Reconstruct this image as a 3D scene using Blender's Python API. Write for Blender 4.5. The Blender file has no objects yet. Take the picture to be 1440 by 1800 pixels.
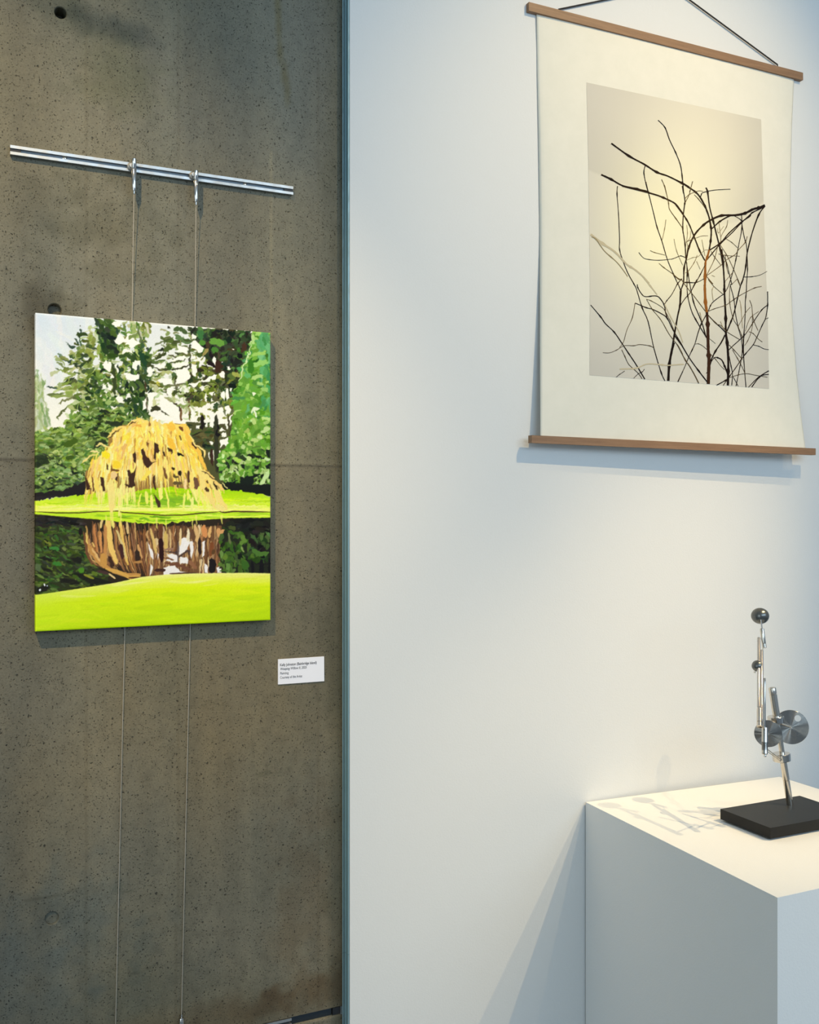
import bpy, bmesh, math, random
import numpy as np
from mathutils import Vector, Matrix

# ------------------------------------------------------------------ camera
S = bpy.context.scene
COL = S.collection
FPX, TH = 1740.0, math.radians(25.3)          # focal length in pixels of the 1440 wide frame, yaw off the wall's normal
CAM = Vector((0.0, -1.72, 1.6))
cd = bpy.data.cameras.new('camera'); cam = bpy.data.objects.new('camera', cd); COL.objects.link(cam)
cam.location = CAM; cam.rotation_euler = (math.pi/2, 0, -TH)
cd.sensor_fit = 'HORIZONTAL'; cd.sensor_width = 36.0; cd.lens = FPX/1440*36; cd.clip_start = .01
S.camera = cam

# ------------------------------------------------------------------ world, lights, exposure
w = bpy.data.worlds.new('world'); S.world = w; w.use_nodes = True
w.node_tree.nodes['Background'].inputs[0].default_value = (.60, .79, 1, 1)
w.node_tree.nodes['Background'].inputs[1].default_value = .42
S.view_settings.view_transform = 'Standard'; S.view_settings.look = 'None'
S.view_settings.gamma = 1; S.view_settings.use_curve_mapping = False
S.view_settings.exposure = -0.18

def spot(name, loc, aim, watt, deg, blend, rad, col):
    l = bpy.data.lights.new(name, 'SPOT'); l.energy = watt; l.spot_size = math.radians(deg); l.spot_blend = blend
    l.shadow_soft_size = rad; l.color = col
    o = bpy.data.objects.new(name, l); COL.objects.link(o); o.location = loc
    o.rotation_euler = (Vector(aim)-Vector(loc)).to_track_quat('-Z', 'Y').to_euler(); return o
WARM = (1, .75, .40)
spot('track_spot_painting', (-.62, -1.55, 3.6), (.17, 0, 1.76), 300, 33, 1, .012, WARM)
spot('track_spot_scroll', (1.82, -1.62, 3.6), (1.31, 0, 2.13), 160, 45, 1, .010, WARM)
spot('track_spot_sculpture', (2.28, -1.25, 3.6), (1.24, -.14, .90), 185, 27, 1, .012, WARM)
spot('track_spot_far', (2.76, -1.25, 3.6), (1.26, -.14, .90), 165, 24, 1, .012, WARM)
# daylight from the tall glazing on the room's open side behind the camera, plus an added side fill
def rect_light(name, loc, aim, sx, sy, watt, col):
    l = bpy.data.lights.new(name, 'AREA'); l.shape = 'RECTANGLE'; l.size = sx; l.size_y = sy; l.energy = watt; l.color = col
    o = bpy.data.objects.new(name, l); COL.objects.link(o); o.location = loc
    o.rotation_euler = (Vector(aim)-Vector(loc)).to_track_quat('-Z', 'Y').to_euler(); return o
rect_light('window_daylight', (1.8, -5.0, 3.1), (1.2, 0, 2.4), 5, 1.5, 112, (.60, .81, 1))
rect_light('side_fill', (-3.8, -3.2, 2.0), (1.2, -.3, 1.2), 2.6, 2.2, 72, (.82, .94, .96))  # added fill lamp that brightens the plinth's left face; no window there

# ------------------------------------------------------------------ helpers
FW = Vector((math.sin(TH), math.cos(TH), 0)); RT = Vector((math.cos(TH), -math.sin(TH), 0))
def ray(px, py): return FW+RT*((px-720)/FPX)+Vector((0, 0, (900-py)/FPX))
def onY(px, py, y=0.0): r = ray(px, py); return CAM+r*((y-CAM.y)/r.y)      # a measured pixel taken to a wall-parallel plane
def onZ(px, py, z): r = ray(px, py); return CAM+r*((z-CAM.z)/r.z)          # ... to a level plane
def atd(px, py, d): return CAM+ray(px, py)*d

def tag(o, label=None, cat=None, group=None, kind=None):
    if label: o['label'] = label
    if cat: o['category'] = cat
    if group: o['group'] = group
    if kind: o['kind'] = kind
    return o
def empty(name, loc):
    o = bpy.data.objects.new(name, None); o.location = loc; o.empty_display_size = .05; COL.objects.link(o); return o
def link(name, me, mat=None, parent=None, smooth=False):
    if mat: me.materials.append(mat)
    if smooth:
        me.polygons.foreach_set('use_smooth', [True]*len(me.polygons))
    o = bpy.data.objects.new(name, me); COL.objects.link(o)
    if parent is not None:
        o.parent = parent; p = parent; loc = Vector(parent.location); q = parent.parent
        while q is not None: loc += Vector(q.location); q = q.parent
        me.transform(Matrix.Translation(-loc))
    return o
def from_bm(name, bm, mat=None, parent=None, smooth=False, bevel=0, seg=2):
    if bevel:
        bmesh.ops.bevel(bm, geom=[e for e in bm.edges if e.is_manifold and e.calc_face_angle(0) > .6], offset=bevel, segments=seg, affect='EDGES', profile=.6)
    bmesh.ops.recalc_face_normals(bm, faces=bm.faces)
    me = bpy.data.meshes.new(name); bm.to_mesh(me); bm.free()
    o = link(name, me, mat, parent, False)
    if smooth:
        me.polygons.foreach_set('use_smooth', [True]*len(me.polygons))
        me.set_sharp_from_angle(angle=math.radians(38))
    return o
def hexa(bm, p):           # 8 points: bottom ring then top ring
    v = [bm.verts.new(q) for q in p]
    for f in ((0, 1, 2, 3), (7, 6, 5, 4), (0, 4, 5, 1), (1, 5, 6, 2), (2, 6, 7, 3), (3, 7, 4, 0)): bm.faces.new([v[i] for i in f])
def boxb(bm, a, b):
    x0, y0, z0 = a; x1, y1, z1 = b
    hexa(bm, [(x0, y0, z0), (x1, y0, z0), (x1, y1, z0), (x0, y1, z0), (x0, y0, z1), (x1, y0, z1), (x1, y1, z1), (x0, y1, z1)])
def box(name, a, b, mat, parent=None, bevel=0):
    bm = bmesh.new(); boxb(bm, a, b); return from_bm(name, bm, mat, parent, bevel > 0, bevel)
def lathe(bm, base, axis, prof, n=32):
    """prof: (distance along axis, radius) pairs from end to end"""
    a = Vector(axis).normalized(); u = a.orthogonal().normalized(); v = a.cross(u); rings = []
    for t, r in prof:
        c = Vector(base)+a*t
        rings.append([bm.verts.new(c+(u*math.cos(2*math.pi*k/n)+v*math.sin(2*math.pi*k/n))*r) for k in range(n)] if r > 1e-6 else [bm.verts.new(c)])
    for A, B in zip(rings, rings[1:]):
        for k in range(n):
            q = [A[k % len(A)], A[(k+1) % len(A)], B[(k+1) % len(B)], B[k % len(B)]]
            q = [x for i, x in enumerate(q) if x not in q[:i]]
            if len(q) > 2: bm.faces.new(q)
def turned(name, base, axis, prof, mat, parent, n=32):
    bm = bmesh.new(); lathe(bm, base, axis, prof, n); return from_bm(name, bm, mat, parent, True)
def tube(name, pts, r, mat, parent, n=10, smooth=True):
    bm = bmesh.new(); rings = []; P_ = [Vector(p) for p in pts]
    for i, p in enumerate(P_):
        t = (P_[min(i+1, len(P_)-1)]-P_[max(i-1, 0)]).normalized(); u = t.cross(Vector((0, 1, .01))).normalized(); v = t.cross(u)
        rings.append([bm.verts.new(p+(u*math.cos(2*math.pi*k/n)+v*math.sin(2*math.pi*k/n))*r) for k in range(n)])
    for A, B in zip(rings, rings[1:]):
        for k in range(n): bm.faces.new((A[k], A[(k+1) % n], B[(k+1) % n], B[k]))
    bm.faces.new(rings[0]); bm.faces.new(rings[-1]); return from_bm(name, bm, mat, parent, smooth)
def grid_mesh(name, P3, rgb=None):
    """P3: rows x cols x 3 array of points; optional sRGB 0..1 colours per point"""
    R_, C_ = P3.shape[:2]; me = bpy.data.meshes.new(name)
    me.vertices.add(R_*C_); me.vertices.foreach_set('co', P3.reshape(-1).astype(np.float32))
    i = np.arange(R_-1)[:, None]*C_+np.arange(C_-1)[None]
    q = np.stack([i, i+1, i+C_+1, i+C_], -1).reshape(-1, 4).astype(np.int32); nq = len(q)
    me.loops.add(nq*4); me.loops.foreach_set('vertex_index', q.reshape(-1))
    me.polygons.add(nq); me.polygons.foreach_set('loop_start', np.arange(0, nq*4, 4, dtype=np.int32))
    me.update(calc_edges=True)
    if rgb is not None: paint_attr(me, rgb.reshape(-1, 3))
    return me
def lin(c): c = np.asarray(c, np.float32); return np.where(c < .04045, c/12.92, ((c+.055)/1.055)**2.4)
def paint_attr(me, rgb):
    a = me.color_attributes.new('Col', 'FLOAT_COLOR', 'POINT')
    v = np.ones((len(rgb), 4), np.float32); v[:, :3] = lin(rgb); a.data.foreach_set('color', v.reshape(-1))
def vnoise(x, y, seed, sc):
    r = np.random.RandomState(seed); T = r.rand(64, 64); x = x*sc; y = y*sc
    i = np.floor(x).astype(int); j = np.floor(y).astype(int); u = x-i; v = y-j; u = u*u*(3-2*u); v = v*v*(3-2*v)
    g = lambda a, b: T[a % 64, b % 64]
    return (g(i, j)*(1-u)+g(i+1, j)*u)*(1-v)+(g(i, j+1)*(1-u)+g(i+1, j+1)*u)*v-.5

# ------------------------------------------------------------------ materials
class Mt:
    def __init__(s, name, col=(.5, .5, .5), rough=.5, metal=0, spec=.5):
        s.m = bpy.data.materials.new(name); s.m.use_nodes = True; s.t = s.m.node_tree; s.b = s.t.nodes['Principled BSDF']
        s.b.inputs['Base Color'].default_value = (*col, 1); s.b.inputs['Roughness'].default_value = rough
        s.b.inputs['Metallic'].default_value = metal; s.b.inputs['Specular IOR Level'].default_value = spec
    def n(s, t, **kw):
        x = s.t.nodes.new(t)
        for k, v in kw.items():
            if k in x.inputs: x.inputs[k].default_value = v
            else: setattr(x, k, v)
        return x
    def l(s, a, b): s.t.links.new(a, b)
    def coord(s, scale=(1, 1, 1)):
        c = s.n('ShaderNodeTexCoord'); m = s.n('ShaderNodeMapping'); m.inputs['Scale'].default_value = scale
        s.l(c.outputs['Object'], m.inputs[0]); return m.outputs[0]
    def noise(s, scale, detail=4, rough=.5, vec=None):
        x = s.n('ShaderNodeTexNoise', Scale=scale, Detail=detail, Roughness=rough); s.l(vec if vec is not None else s.coord(), x.inputs['Vector']); return x.outputs['Fac']
    def ramp(s, f, stops):
        r = s.n('ShaderNodeValToRGB'); e = r.color_ramp.elements
        while len(e) < len(stops): e.new(.5)
        for k, (p, c) in enumerate(stops): e[k].position = p; e[k].color = (*c, 1) if len(c) == 3 else c
        s.l(f, r.inputs[0]); return r.outputs[0]
    def mix(s, a, b, f, mode='MIX'):
        x = s.n('ShaderNodeMix', data_type='RGBA', blend_type=mode)
        for q, v in ((0, f), (6, a), (7, b)):
            if hasattr(v, 'is_linked'): s.l(v, x.inputs[q])
            else: x.inputs[q].default_value = v if q == 0 else (*v, 1)
        return x.outputs[2]
    def math(s, op, a, b=0.):
        x = s.n('ShaderNodeMath', operation=op)
        for q, v in ((0, a), (1, b)):
            if hasattr(v, 'is_linked'): s.l(v, x.inputs[q])
            else: x.inputs[q].default_value = v
        return x.outputs[0]
    def bump(s, h, strength, dist, normal=None):
        x = s.n('ShaderNodeBump', Strength=strength, Distance=dist); s.l(h, x.inputs['Height'])
        if normal is not None: s.l(normal, x.inputs['Normal'])
        s.l(x.outputs[0], s.b.inputs['Normal']); return x.outputs[0]
    def col(s, c): s.l(c, s.b.inputs['Base Color'])

M = {}
def concrete():
    m = Mt('concrete', rough=.62, spec=.35)
    at = m.n('ShaderNodeAttribute', attribute_name='Col')
    n1 = m.noise(5, 8, .62, m.coord((1, 1, .45))); n2 = m.noise(46, 6, .7, m.coord((1, 1, .8))); n3 = m.noise(380, 5, .75)
    c = m.mix(at.outputs['Color'], m.ramp(n1, [(.3, (.80, .83, .82)), (.5, (1, 1, 1)), (.7, (1.17, 1.10, 1.02))]), 1, 'MULTIPLY')
    c = m.mix(c, m.ramp(n2, [(.28, (.80, .80, .79)), (.5, (1, 1, 1)), (.72, (1.14, 1.13, 1.10))]), 1, 'MULTIPLY')
    c = m.mix(c, m.ramp(n3, [(.3, (.72, .72, .70)), (.7, (1.27, 1.27, 1.27))]), 1, 'MULTIPLY')
    # thin dark rubbed patches between the pours
    n4 = m.noise(14, 7, .75, m.coord((.6, 1, 1.6)))
    c = m.mix(c, (.62, .66, .60), m.ramp(n4, [(.60, (0, 0, 0)), (.72, (.8, .8, .8))]), 'MULTIPLY')
    hs = []
    for sc, lo, cell in ((120, .12, .88), (240, .17, .80), (56, .065, .92), (420, .24, .80)):
        wv = m.n('ShaderNodeTexNoise', Scale=60, Detail=2); m.l(m.coord(), wv.inputs['Vector'])
        mv = m.n('ShaderNodeVectorMath', operation='MULTIPLY_ADD'); m.l(wv.outputs['Color'], mv.inputs[0]); mv.inputs[1].default_value = (.012, .012, .012); m.l(m.coord(), mv.inputs[2])
        v = m.n('ShaderNodeTexVoronoi', Scale=sc); m.l(mv.outputs[0], v.inputs['Vector'])
        sp = m.n('ShaderNodeSeparateColor'); m.l(v.outputs['Color'], sp.inputs[0])
        near = m.ramp(v.outputs['Distance'], [(lo, (1, 1, 1)), (lo*1.9, (0, 0, 0))])
        pick = m.ramp(sp.outputs[0], [(cell, (0, 0, 0)), (min(cell+.03, 1), (1, 1, 1))])
        k = m.math('MULTIPLY', near, pick); hs.append(k)
        c = m.mix(c, (.20, .19, .17), m.math('MULTIPLY', k, .85 if sc < 400 else .55), 'MULTIPLY')
    m.col(c)
    h = m.math('SUBTRACT', m.math('MULTIPLY', n2, .5), m.math('ADD', hs[0], m.math('ADD', hs[1], m.math('ADD', hs[2], hs[3]))))
    m.bump(h, .55, .0014)
    m.l(m.ramp(n1, [(.3, (.5, .5, .5)), (.7, (.72, .72, .72))]), m.b.inputs['Roughness'])
    return m.m
M['concrete'] = concrete()
def wallpaint(name, col, sc, st, dist=.0006):
    m = Mt(name, col, .72, spec=.3); a = m.noise(sc, 3, .6)
    m.col(m.mix(col, tuple(x*.975 for x in col), m.noise(1.3, 2)))
    m.bump(a, st, dist); return m.m
M['white'] = wallpaint('white_wall_paint', (.74, .74, .725), 260, .35)
M['plinth'] = wallpaint('plinth_paint', (.83, .83, .81), 300, .4)
M['ceiling'] = wallpaint('ceiling_paint', (.7, .7, .7), 30, .1)
def floorm():
    m = Mt('polished_floor', rough=.35); m.col(m.ramp(m.noise(3, 5), [(.3, (.27, .27, .26)), (.7, (.34, .34, .33))])); return m.m
M['floor'] = floorm()
def alu(name, col, rough, met=1.0):
    m = Mt(name, col, rough, met); m.bump(m.noise(900, 2, .5, m.coord((.05, 1, 1))), .12, .0002)
    m.l(m.ramp(m.noise(60, 3), [(.3, (rough*.8,)*3), (.7, (rough*1.25,)*3)]), m.b.inputs['Roughness']); return m.m
M['alu'] = alu('brushed_aluminium', (.50, .50, .49), .45)
M['chan'] = alu('channel_shade', (.16, .20, .24), .5, .2)
M['trim'] = alu('anodised_edge_trim', (.24, .38, .42), .5, .4)
M['dark'] = alu('black_plastic', (.012, .012, .014), .5, 0)
M['darkmetal'] = alu('dark_steel', (.05, .06, .07), .4, .8)
M['steel'] = Mt('polished_steel', (.62, .59, .55), .12, 1).m
M['nickel'] = Mt('satin_nickel', (.66, .60, .52), .17, 1).m
M['gun'] = alu('gunmetal_ball', (.15, .155, .15), .25, .8)
M['cable'] = alu('steel_cable', (.50, .45, .38), .5, .3)
def spun():                 # radially brushed discs
    m = Mt('spun_steel', (.32, .30, .27), .24, 1); m.b.inputs['Anisotropic'].default_value = .93; m.b.inputs['Anisotropic Rotation'].default_value = .25
    t = m.n('ShaderNodeTangent', direction_type='RADIAL', axis='Z'); m.l(t.outputs[0], m.b.inputs['Tangent'])
    g = m.n('ShaderNodeTexGradient', gradient_type='RADIAL'); m.l(m.coord(), g.inputs[0])
    w1 = m.n('ShaderNodeTexNoise', noise_dimensions='1D', Scale=14, Detail=0); m.l(g.outputs['Fac'], w1.inputs['W']); m.bump(w1.outputs['Fac'], .35, .0012)
    m.l(m.ramp(m.noise(40, 2), [(.3, (.2, .2, .2)), (.7, (.3, .3, .3))]), m.b.inputs['Roughness']); return m.m
M['spun'] = spun()
def blackbase():
    m = Mt('black_satin_base', (.012, .012, .012), .45, 0, .22); m.bump(m.noise(500, 2), .1, .0002); m.col(m.mix((.010, .010, .010), (.016, .016, .015), m.noise(30))); return m.m
M['base'] = blackbase()
def oak(name, c0, c1):
    m = Mt(name, c0, .5, 0, .4); v = m.coord((4, 90, 90)); n = m.noise(3, 6, .65, v)
    c = m.ramp(n, [(.3, c0), (.65, c1)]); g = m.noise(12, 3, .6, m.coord((6, 240, 240)))
    m.col(m.mix(c, (.55, .5, .45), m.ramp(g, [(.55, (0, 0, 0)), (.75, (.5, .5, .5))]), 'MULTIPLY')); m.bump(g, .25, .0003); return m.m
M['oak'] = oak('oak_rod_wood', (.22, .120, .062), (.31, .175, .090))
M['cord'] = Mt('black_cord', (.015, .013, .013), .7).m
def attr_mat(name, rough, bumpst=0, bs=600, gain=1.0, spec=.3, trans=0):
    m = Mt(name, rough=rough, spec=spec); at = m.n('ShaderNodeAttribute', attribute_name='Col'); c = at.outputs['Color']
    if gain != 1: c = m.mix(c, (gain, gain, gain), 1, 'MULTIPLY')
    m.col(c)
    if bumpst: m.bump(m.noise(bs, 2), bumpst, .0004)
    return m
M['paint'] = attr_mat('oil_paint', .55, .25, 900, .93, .15).m
M['print'] = attr_mat('fine_art_print', .8, .05, 500, 1, .15).m
M['ink'] = attr_mat('printed_ink', .8, 0, spec=.1).m
def paper():
    m = Mt('washi_paper', (.84, .82, .72), .85, 0, .1); m.col(m.mix((.80, .765, .66), (.765, .735, .63), m.ramp(m.noise(26, 6, .7), [(.35, (0, 0, 0)), (.7, (1, 1, 1))]))); m.bump(m.noise(240, 4, .7), .15, .0004); return m.m
M['paper'] = paper()
M['card'] = Mt('label_card', (.86, .85, .90), .6).m
M['text'] = Mt('label_ink', (.05, .05, .06), .7).m
M['canvas'] = Mt('raw_canvas', (.62, .60, .52), .8).m
M['wood'] = Mt('stretcher_pine', (.5, .36, .2), .7).m
# ---- the willow painting, laid down stroke by stroke in a numpy buffer (x0..x1, y0..y1 in measured units) ----
class Paint:
    def __init__(s, x0, y0, x1, y1, k, seed):
        s.x0, s.y0, s.k = x0, y0, k
        s.W, s.Hh = int((x1-x0)*k), int((y1-y0)*k)
        s.b = np.ones((s.Hh, s.W, 3), np.float32)
        s.r = np.random.RandomState(seed)
        s.clip = None
    def box(s, xa, ya, xb, yb):
        i0 = max(0, int((xa-s.x0)*s.k)-1); i1 = min(s.W, int((xb-s.x0)*s.k)+2)
        j0 = max(0, int((ya-s.y0)*s.k)-1); j1 = min(s.Hh, int((yb-s.y0)*s.k)+2)
        if i0 >= i1 or j0 >= j1: return None
        X = (np.arange(i0, i1)+.5)/s.k+s.x0; Y = (np.arange(j0, j1)+.5)/s.k+s.y0
        return i0, i1, j0, j1, X[None, :], Y[:, None]
    def put(s, B, m, c):
        i0, i1, j0, j1 = B[:4]
        if s.clip is not None: m = m*s.clip[j0:j1, i0:i1]
        v = s.b[j0:j1, i0:i1]
        v += (np.asarray(c, np.float32)/255.-v)*m[..., None]
    def stroke(s, pts, w, c, a=1., w2=None, taper=True, brist=.05, soft=.5):
        p = np.array(pts, float); w2 = w if w2 is None else w2; M = max(w, w2)
        B = s.box(p[:, 0].min()-M, p[:, 1].min()-M, p[:, 0].max()+M, p[:, 1].max()+M)
        if B is None: return
        X, Y = B[4], B[5]
        best = np.full((Y.size, X.size), 1e9); n = len(p)-1
        T = np.zeros_like(best); S = np.zeros_like(best)
        for i in range(n):
            d = p[i+1]-p[i]; L = d@d+1e-9
            t = np.clip(((X-p[i, 0])*d[0]+(Y-p[i, 1])*d[1])/L, 0, 1)
            dx = X-p[i, 0]-t*d[0]; dy = Y-p[i, 1]-t*d[1]
            q = np.hypot(dx, dy); k = q < best
            best = np.where(k, q, best); T = np.where(k, (i+t)/n, T)
            S = np.where(k, (dx*d[1]-dy*d[0])/math.sqrt(L), S)
        R = (w+(w2-w)*T)/2
        if taper: R = R*np.sqrt(np.clip(1.08-(2*T-1)**4, 0, 1))
        m = np.clip((R-best)/soft+.5, 0, 1)*a
        ph = s.r.rand()*9
        br = 1+brist*np.sin(S*3.1+ph)+brist*.7*np.sin(S*6.3+ph*2+T*2)
        col = np.asarray(c, np.float32)[None, None]/255.*br[..., None]
        i0, i1, j0, j1 = B[:4]
        if s.clip is not None: m = m*s.clip[j0:j1, i0:i1]
        v = s.b[j0:j1, i0:i1]; v += (np.clip(col, 0, 1)-v)*m[..., None]
    def mask(s, pts, soft=.7):
        p = np.array(pts, float); B = s.box(p[:, 0].min()-2, p[:, 1].min()-2, p[:, 0].max()+2, p[:, 1].max()+2)
        X, Y = B[4], B[5]; ins = np.zeros((Y.size, X.size), bool); dm = np.full(ins.shape, 1e9)
        for i in range(len(p)):
            a, b = p[i], p[(i+1) % len(p)]
            if a[1] != b[1]:
                c = ((a[1] > Y) != (b[1] > Y)) & (X < (b[0]-a[0])*(Y-a[1])/(b[1]-a[1])+a[0]); ins ^= c
            d = b-a; L = d@d+1e-9; t = np.clip(((X-a[0])*d[0]+(Y-a[1])*d[1])/L, 0, 1)
            dm = np.minimum(dm, np.hypot(X-a[0]-t*d[0], Y-a[1]-t*d[1]))
        return B, np.clip(np.where(ins, dm, -dm)/soft+.5, 0, 1)
    def poly(s, pts, c, a=1., soft=.7):
        B, m = s.mask(pts, soft); s.put(B, m*a, c)
    def full(s, pts, soft=.7):
        B, m = s.mask(pts, soft); o = np.zeros((s.Hh, s.W), np.float32); o[B[2]:B[3], B[0]:B[1]] = m; return o
    def scatter(s, pts, n, pal, L, w, ang, curve=.3, spread=.4, a=.95, jit=14):
        """n short strokes whose middles fall inside the outline pts"""
        p = np.array(pts, float); lo, hi = p.min(0), p.max(0); k = 0
        while k < n:
            q = lo+(hi-lo)*s.r.rand(2)
            c = False
            for i in range(len(p)):
                u, v = p[i], p[(i+1) % len(p)]
                if (u[1] > q[1]) != (v[1] > q[1]) and q[0] < (v[0]-u[0])*(q[1]-u[1])/(v[1]-u[1])+u[0]: c = not c
            if not c: k += .2; continue
            k += 1
            t = (ang(q) if callable(ang) else ang)+s.r.randn()*spread
            l = L*(.5+s.r.rand()); ww = w*(.5+s.r.rand()); cv = s.r.randn()*curve*min(l, 16)*.4
            d = np.array([math.cos(t), math.sin(t)]); nn = np.array([-d[1], d[0]])
            col = np.array(pal[s.r.randint(len(pal))])+s.r.randn()*jit+s.r.randn(3)*3
            s.stroke([q-d*l/2, q+nn*cv, q+d*l/2], ww, np.clip(col, 0, 255), a, ww*.5)

def paint_willow():
    P = Paint(56, 542, 484, 1118, 1.5, 5)
    X = (np.arange(P.W)+.5)/P.k+P.x0; Y = (np.arange(P.Hh)+.5)/P.k+P.y0
    fx = ((X-63)/412)[None, :, None]; fy = np.clip((Y-560)/200, 0, 1)[:, None, None]
    P.b[:] = (np.array([212, 224, 238])*(1-fx)+np.array([242, 242, 238])*fx)/255.*(1-fy)+np.array([254, 251, 240])/255.*fy
    P.scatter([(63, 550), (170, 560), (150, 640), (63, 700)], 50, [(226, 233, 240), (240, 240, 240), (220, 230, 240)], 40, 12, 1.2, a=.3, jit=3)
    def Z(ox, oy, k, w, c, *pts, **kw):
        P.stroke([(ox+x/k, oy+y/k) for x, y in pts], w, c, **kw)
    def Q(ox, oy, k, c, *pts, **kw):
        P.poly([(ox+x/k, oy+y/k) for x, y in pts], c, **kw)
    DG = [(44, 62, 34), (58, 80, 38), (34, 48, 34), (74, 96, 50), (50, 72, 46)]
    MG = [(96, 124, 62), (120, 146, 80), (84, 112, 58), (134, 158, 92), (70, 98, 52)]
    LG = [(168, 186, 124), (186, 200, 150), (150, 174, 104), (200, 210, 168)]
    # -- pale wisps behind
    for pts in ([(160, 590), (200, 590), (262, 620), (262, 735), (150, 735), (120, 700), (150, 650)], [(262, 640), (345, 610), (345, 740), (262, 740)]):
        P.scatter(pts, 110, LG+MG[:2], 15, 4.5, .5, spread=.9, a=.6)
    # left fir with its pointed top
    a = (60, 540, 10.29)
    D1 = (58, 76, 64); O1 = (140, 154, 96)
    Z(*a, 2, (90, 95, 85), (848, 325), (846, 352)); Z(*a, 3, D1, (852, 392), (822, 470), (812, 600))
    Z(*a, 3, D1, (740, 568), (775, 620), (800, 690)); Z(*a, 4, D1, (870, 570), (900, 600), (898, 640)); Z(*a, 4, (70, 92, 70), (810, 590), (850, 690), (900, 740))
    Q(*a, D1, (560, 635), (640, 690), (760, 722), (700, 775)); Z(*a, 7, (104, 124, 76), (760, 760), (810, 740), (820, 860), (820, 960))
    Q(*a, (66, 86, 52), (640, 830), (740, 820), (750, 930), (660, 940)); Z(*a, 7, (132, 148, 96), (860, 760), (960, 830), (1040, 930), (1040, 1010))
    Z(*a, 5, D1, (440, 850), (500, 915), (620, 975), (740, 1030), (810, 1000), (825, 940))
    Z(*a, 3, (110, 130, 110), (430, 850), (620, 960)); Z(*a, 3, (120, 132, 92), (400, 985), (520, 1080), (620, 1110))
    Z(*a, 3, (96, 108, 72), (390, 1100), (480, 1140)); Z(*a, 4, O1, (470, 1130), (620, 1180), (740, 1220)); Z(*a, 3, (120, 136, 84), (540, 1120), (740, 1108))
    Z(*a, 7, (86, 90, 78), (790, 1060), (880, 1160)); Z(*a, 3, (150, 160, 120), (805, 1180), (815, 1400)); Z(*a, 4, O1, (520, 1330), (700, 1230))
    Q(*a, (84, 92, 60), (550, 1420), (620, 1370), (750, 1290), (790, 1400), (760, 1450), (640, 1400)); Z(*a, 3.5, D1, (230, 1442), (360, 1455), (490, 1485), (560, 1460))
    Z(*a, 3.5, (116, 130, 84), (230, 1590), (420, 1585), (560, 1560)); Z(*a, 7, O1, (500, 1500), (620, 1460), (760, 1480)); Z(*a, 6, (176, 188, 130), (560, 1540), (760, 1520))
    Z(*a, 6, (150, 166, 100), (860, 930), (960, 1010), (1080, 1060)); Z(*a, 4, (70, 84, 50), (860, 960), (990, 1010))
    Z(*a, 8, (146, 162, 90), (880, 1170), (1060, 1200), (1240, 1140)); Z(*a, 10, (92, 112, 46), (840, 1380), (1000, 1260), (1150, 1200)); Z(*a, 4, (190, 196, 150), (960, 540), (1080, 680)); Z(*a, 3, (170, 176, 140), (990, 380), (1080, 560))
    b = (60, 690, 8.57)
    Z(*b, 4, (104, 116, 76), (190, 38), (420, 35)); Z(*b, 4, O1, (260, 60), (480, 55), (600, 20)); Z(*b, 4, (120, 124, 88), (370, 170), (520, 90), (620, 40)); Z(*b, 3.5, (96, 104, 66), (330, 385), (430, 290), (540, 180))
    Z(*b, 4, (120, 130, 92), (330, 385), (375, 415))
    # big dark firs, middle-left
    P.scatter([(95, 625), (140, 600), (165, 565), (262, 565), (270, 640), (262, 740), (120, 740), (120, 690), (95, 690)], 150, [(150, 160, 100), (176, 182, 130), (124, 138, 78)], 14, 6, -.3, spread=.6, a=.75)
    P.scatter([(130, 590), (160, 585), (166, 640), (190, 700), (130, 705), (112, 672), (128, 640)], 75, [(96, 112, 58), (70, 86, 50), (130, 146, 82), (60, 74, 50)], 15, 5.5, -.25, spread=.5, a=.95)
    P.scatter([(165, 562), (262, 572), (262, 740), (165, 740), (150, 680)], 120, [(112, 126, 62), (92, 106, 48), (134, 144, 76)], 15, 8, .4, spread=.8, a=.9)
    P.scatter([(166, 562), (205, 562), (214, 600), (205, 640), (232, 640), (252, 660), (262, 735), (190, 742), (140, 740), (130, 712), (150, 690), (168, 660), (190, 640), (176, 625)], 330, DG+MG, 13, 6, .5, spread=.8, a=.95)
    P.scatter([(166, 562), (205, 562), (212, 600), (204, 630), (184, 618)], 70, DG, 15, 7, .8, spread=.5)
    P.scatter([(240, 600), (262, 605), (270, 680), (262, 735), (240, 740), (228, 660)], 110, DG, 16, 7, 1.2, spread=.5)
    P.scatter([(205, 590), (245, 562), (255, 600), (235, 640), (212, 640)], 45, MG+LG, 12, 4, .8, spread=.8)
    P.scatter([(130, 700), (200, 690), (240, 740), (140, 750), (115, 740)], 90, MG+LG[:2]+DG[:2], 12, 6, .3, spread=.7)
    c = (180, 550, 9)
    Z(*c, 6, (60, 70, 40), (170, 800), (175, 900), (195, 1300)); Z(*c, 3, (70, 60, 40), (675, 1090), (690, 1250)); Z(*c, 7, (36, 66, 44), (600, 600), (640, 760), (690, 860)); Z(*c, 7, (60, 80, 40), (260, 690), (400, 660), (470, 720))
    W = (255, 254, 246)
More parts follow.
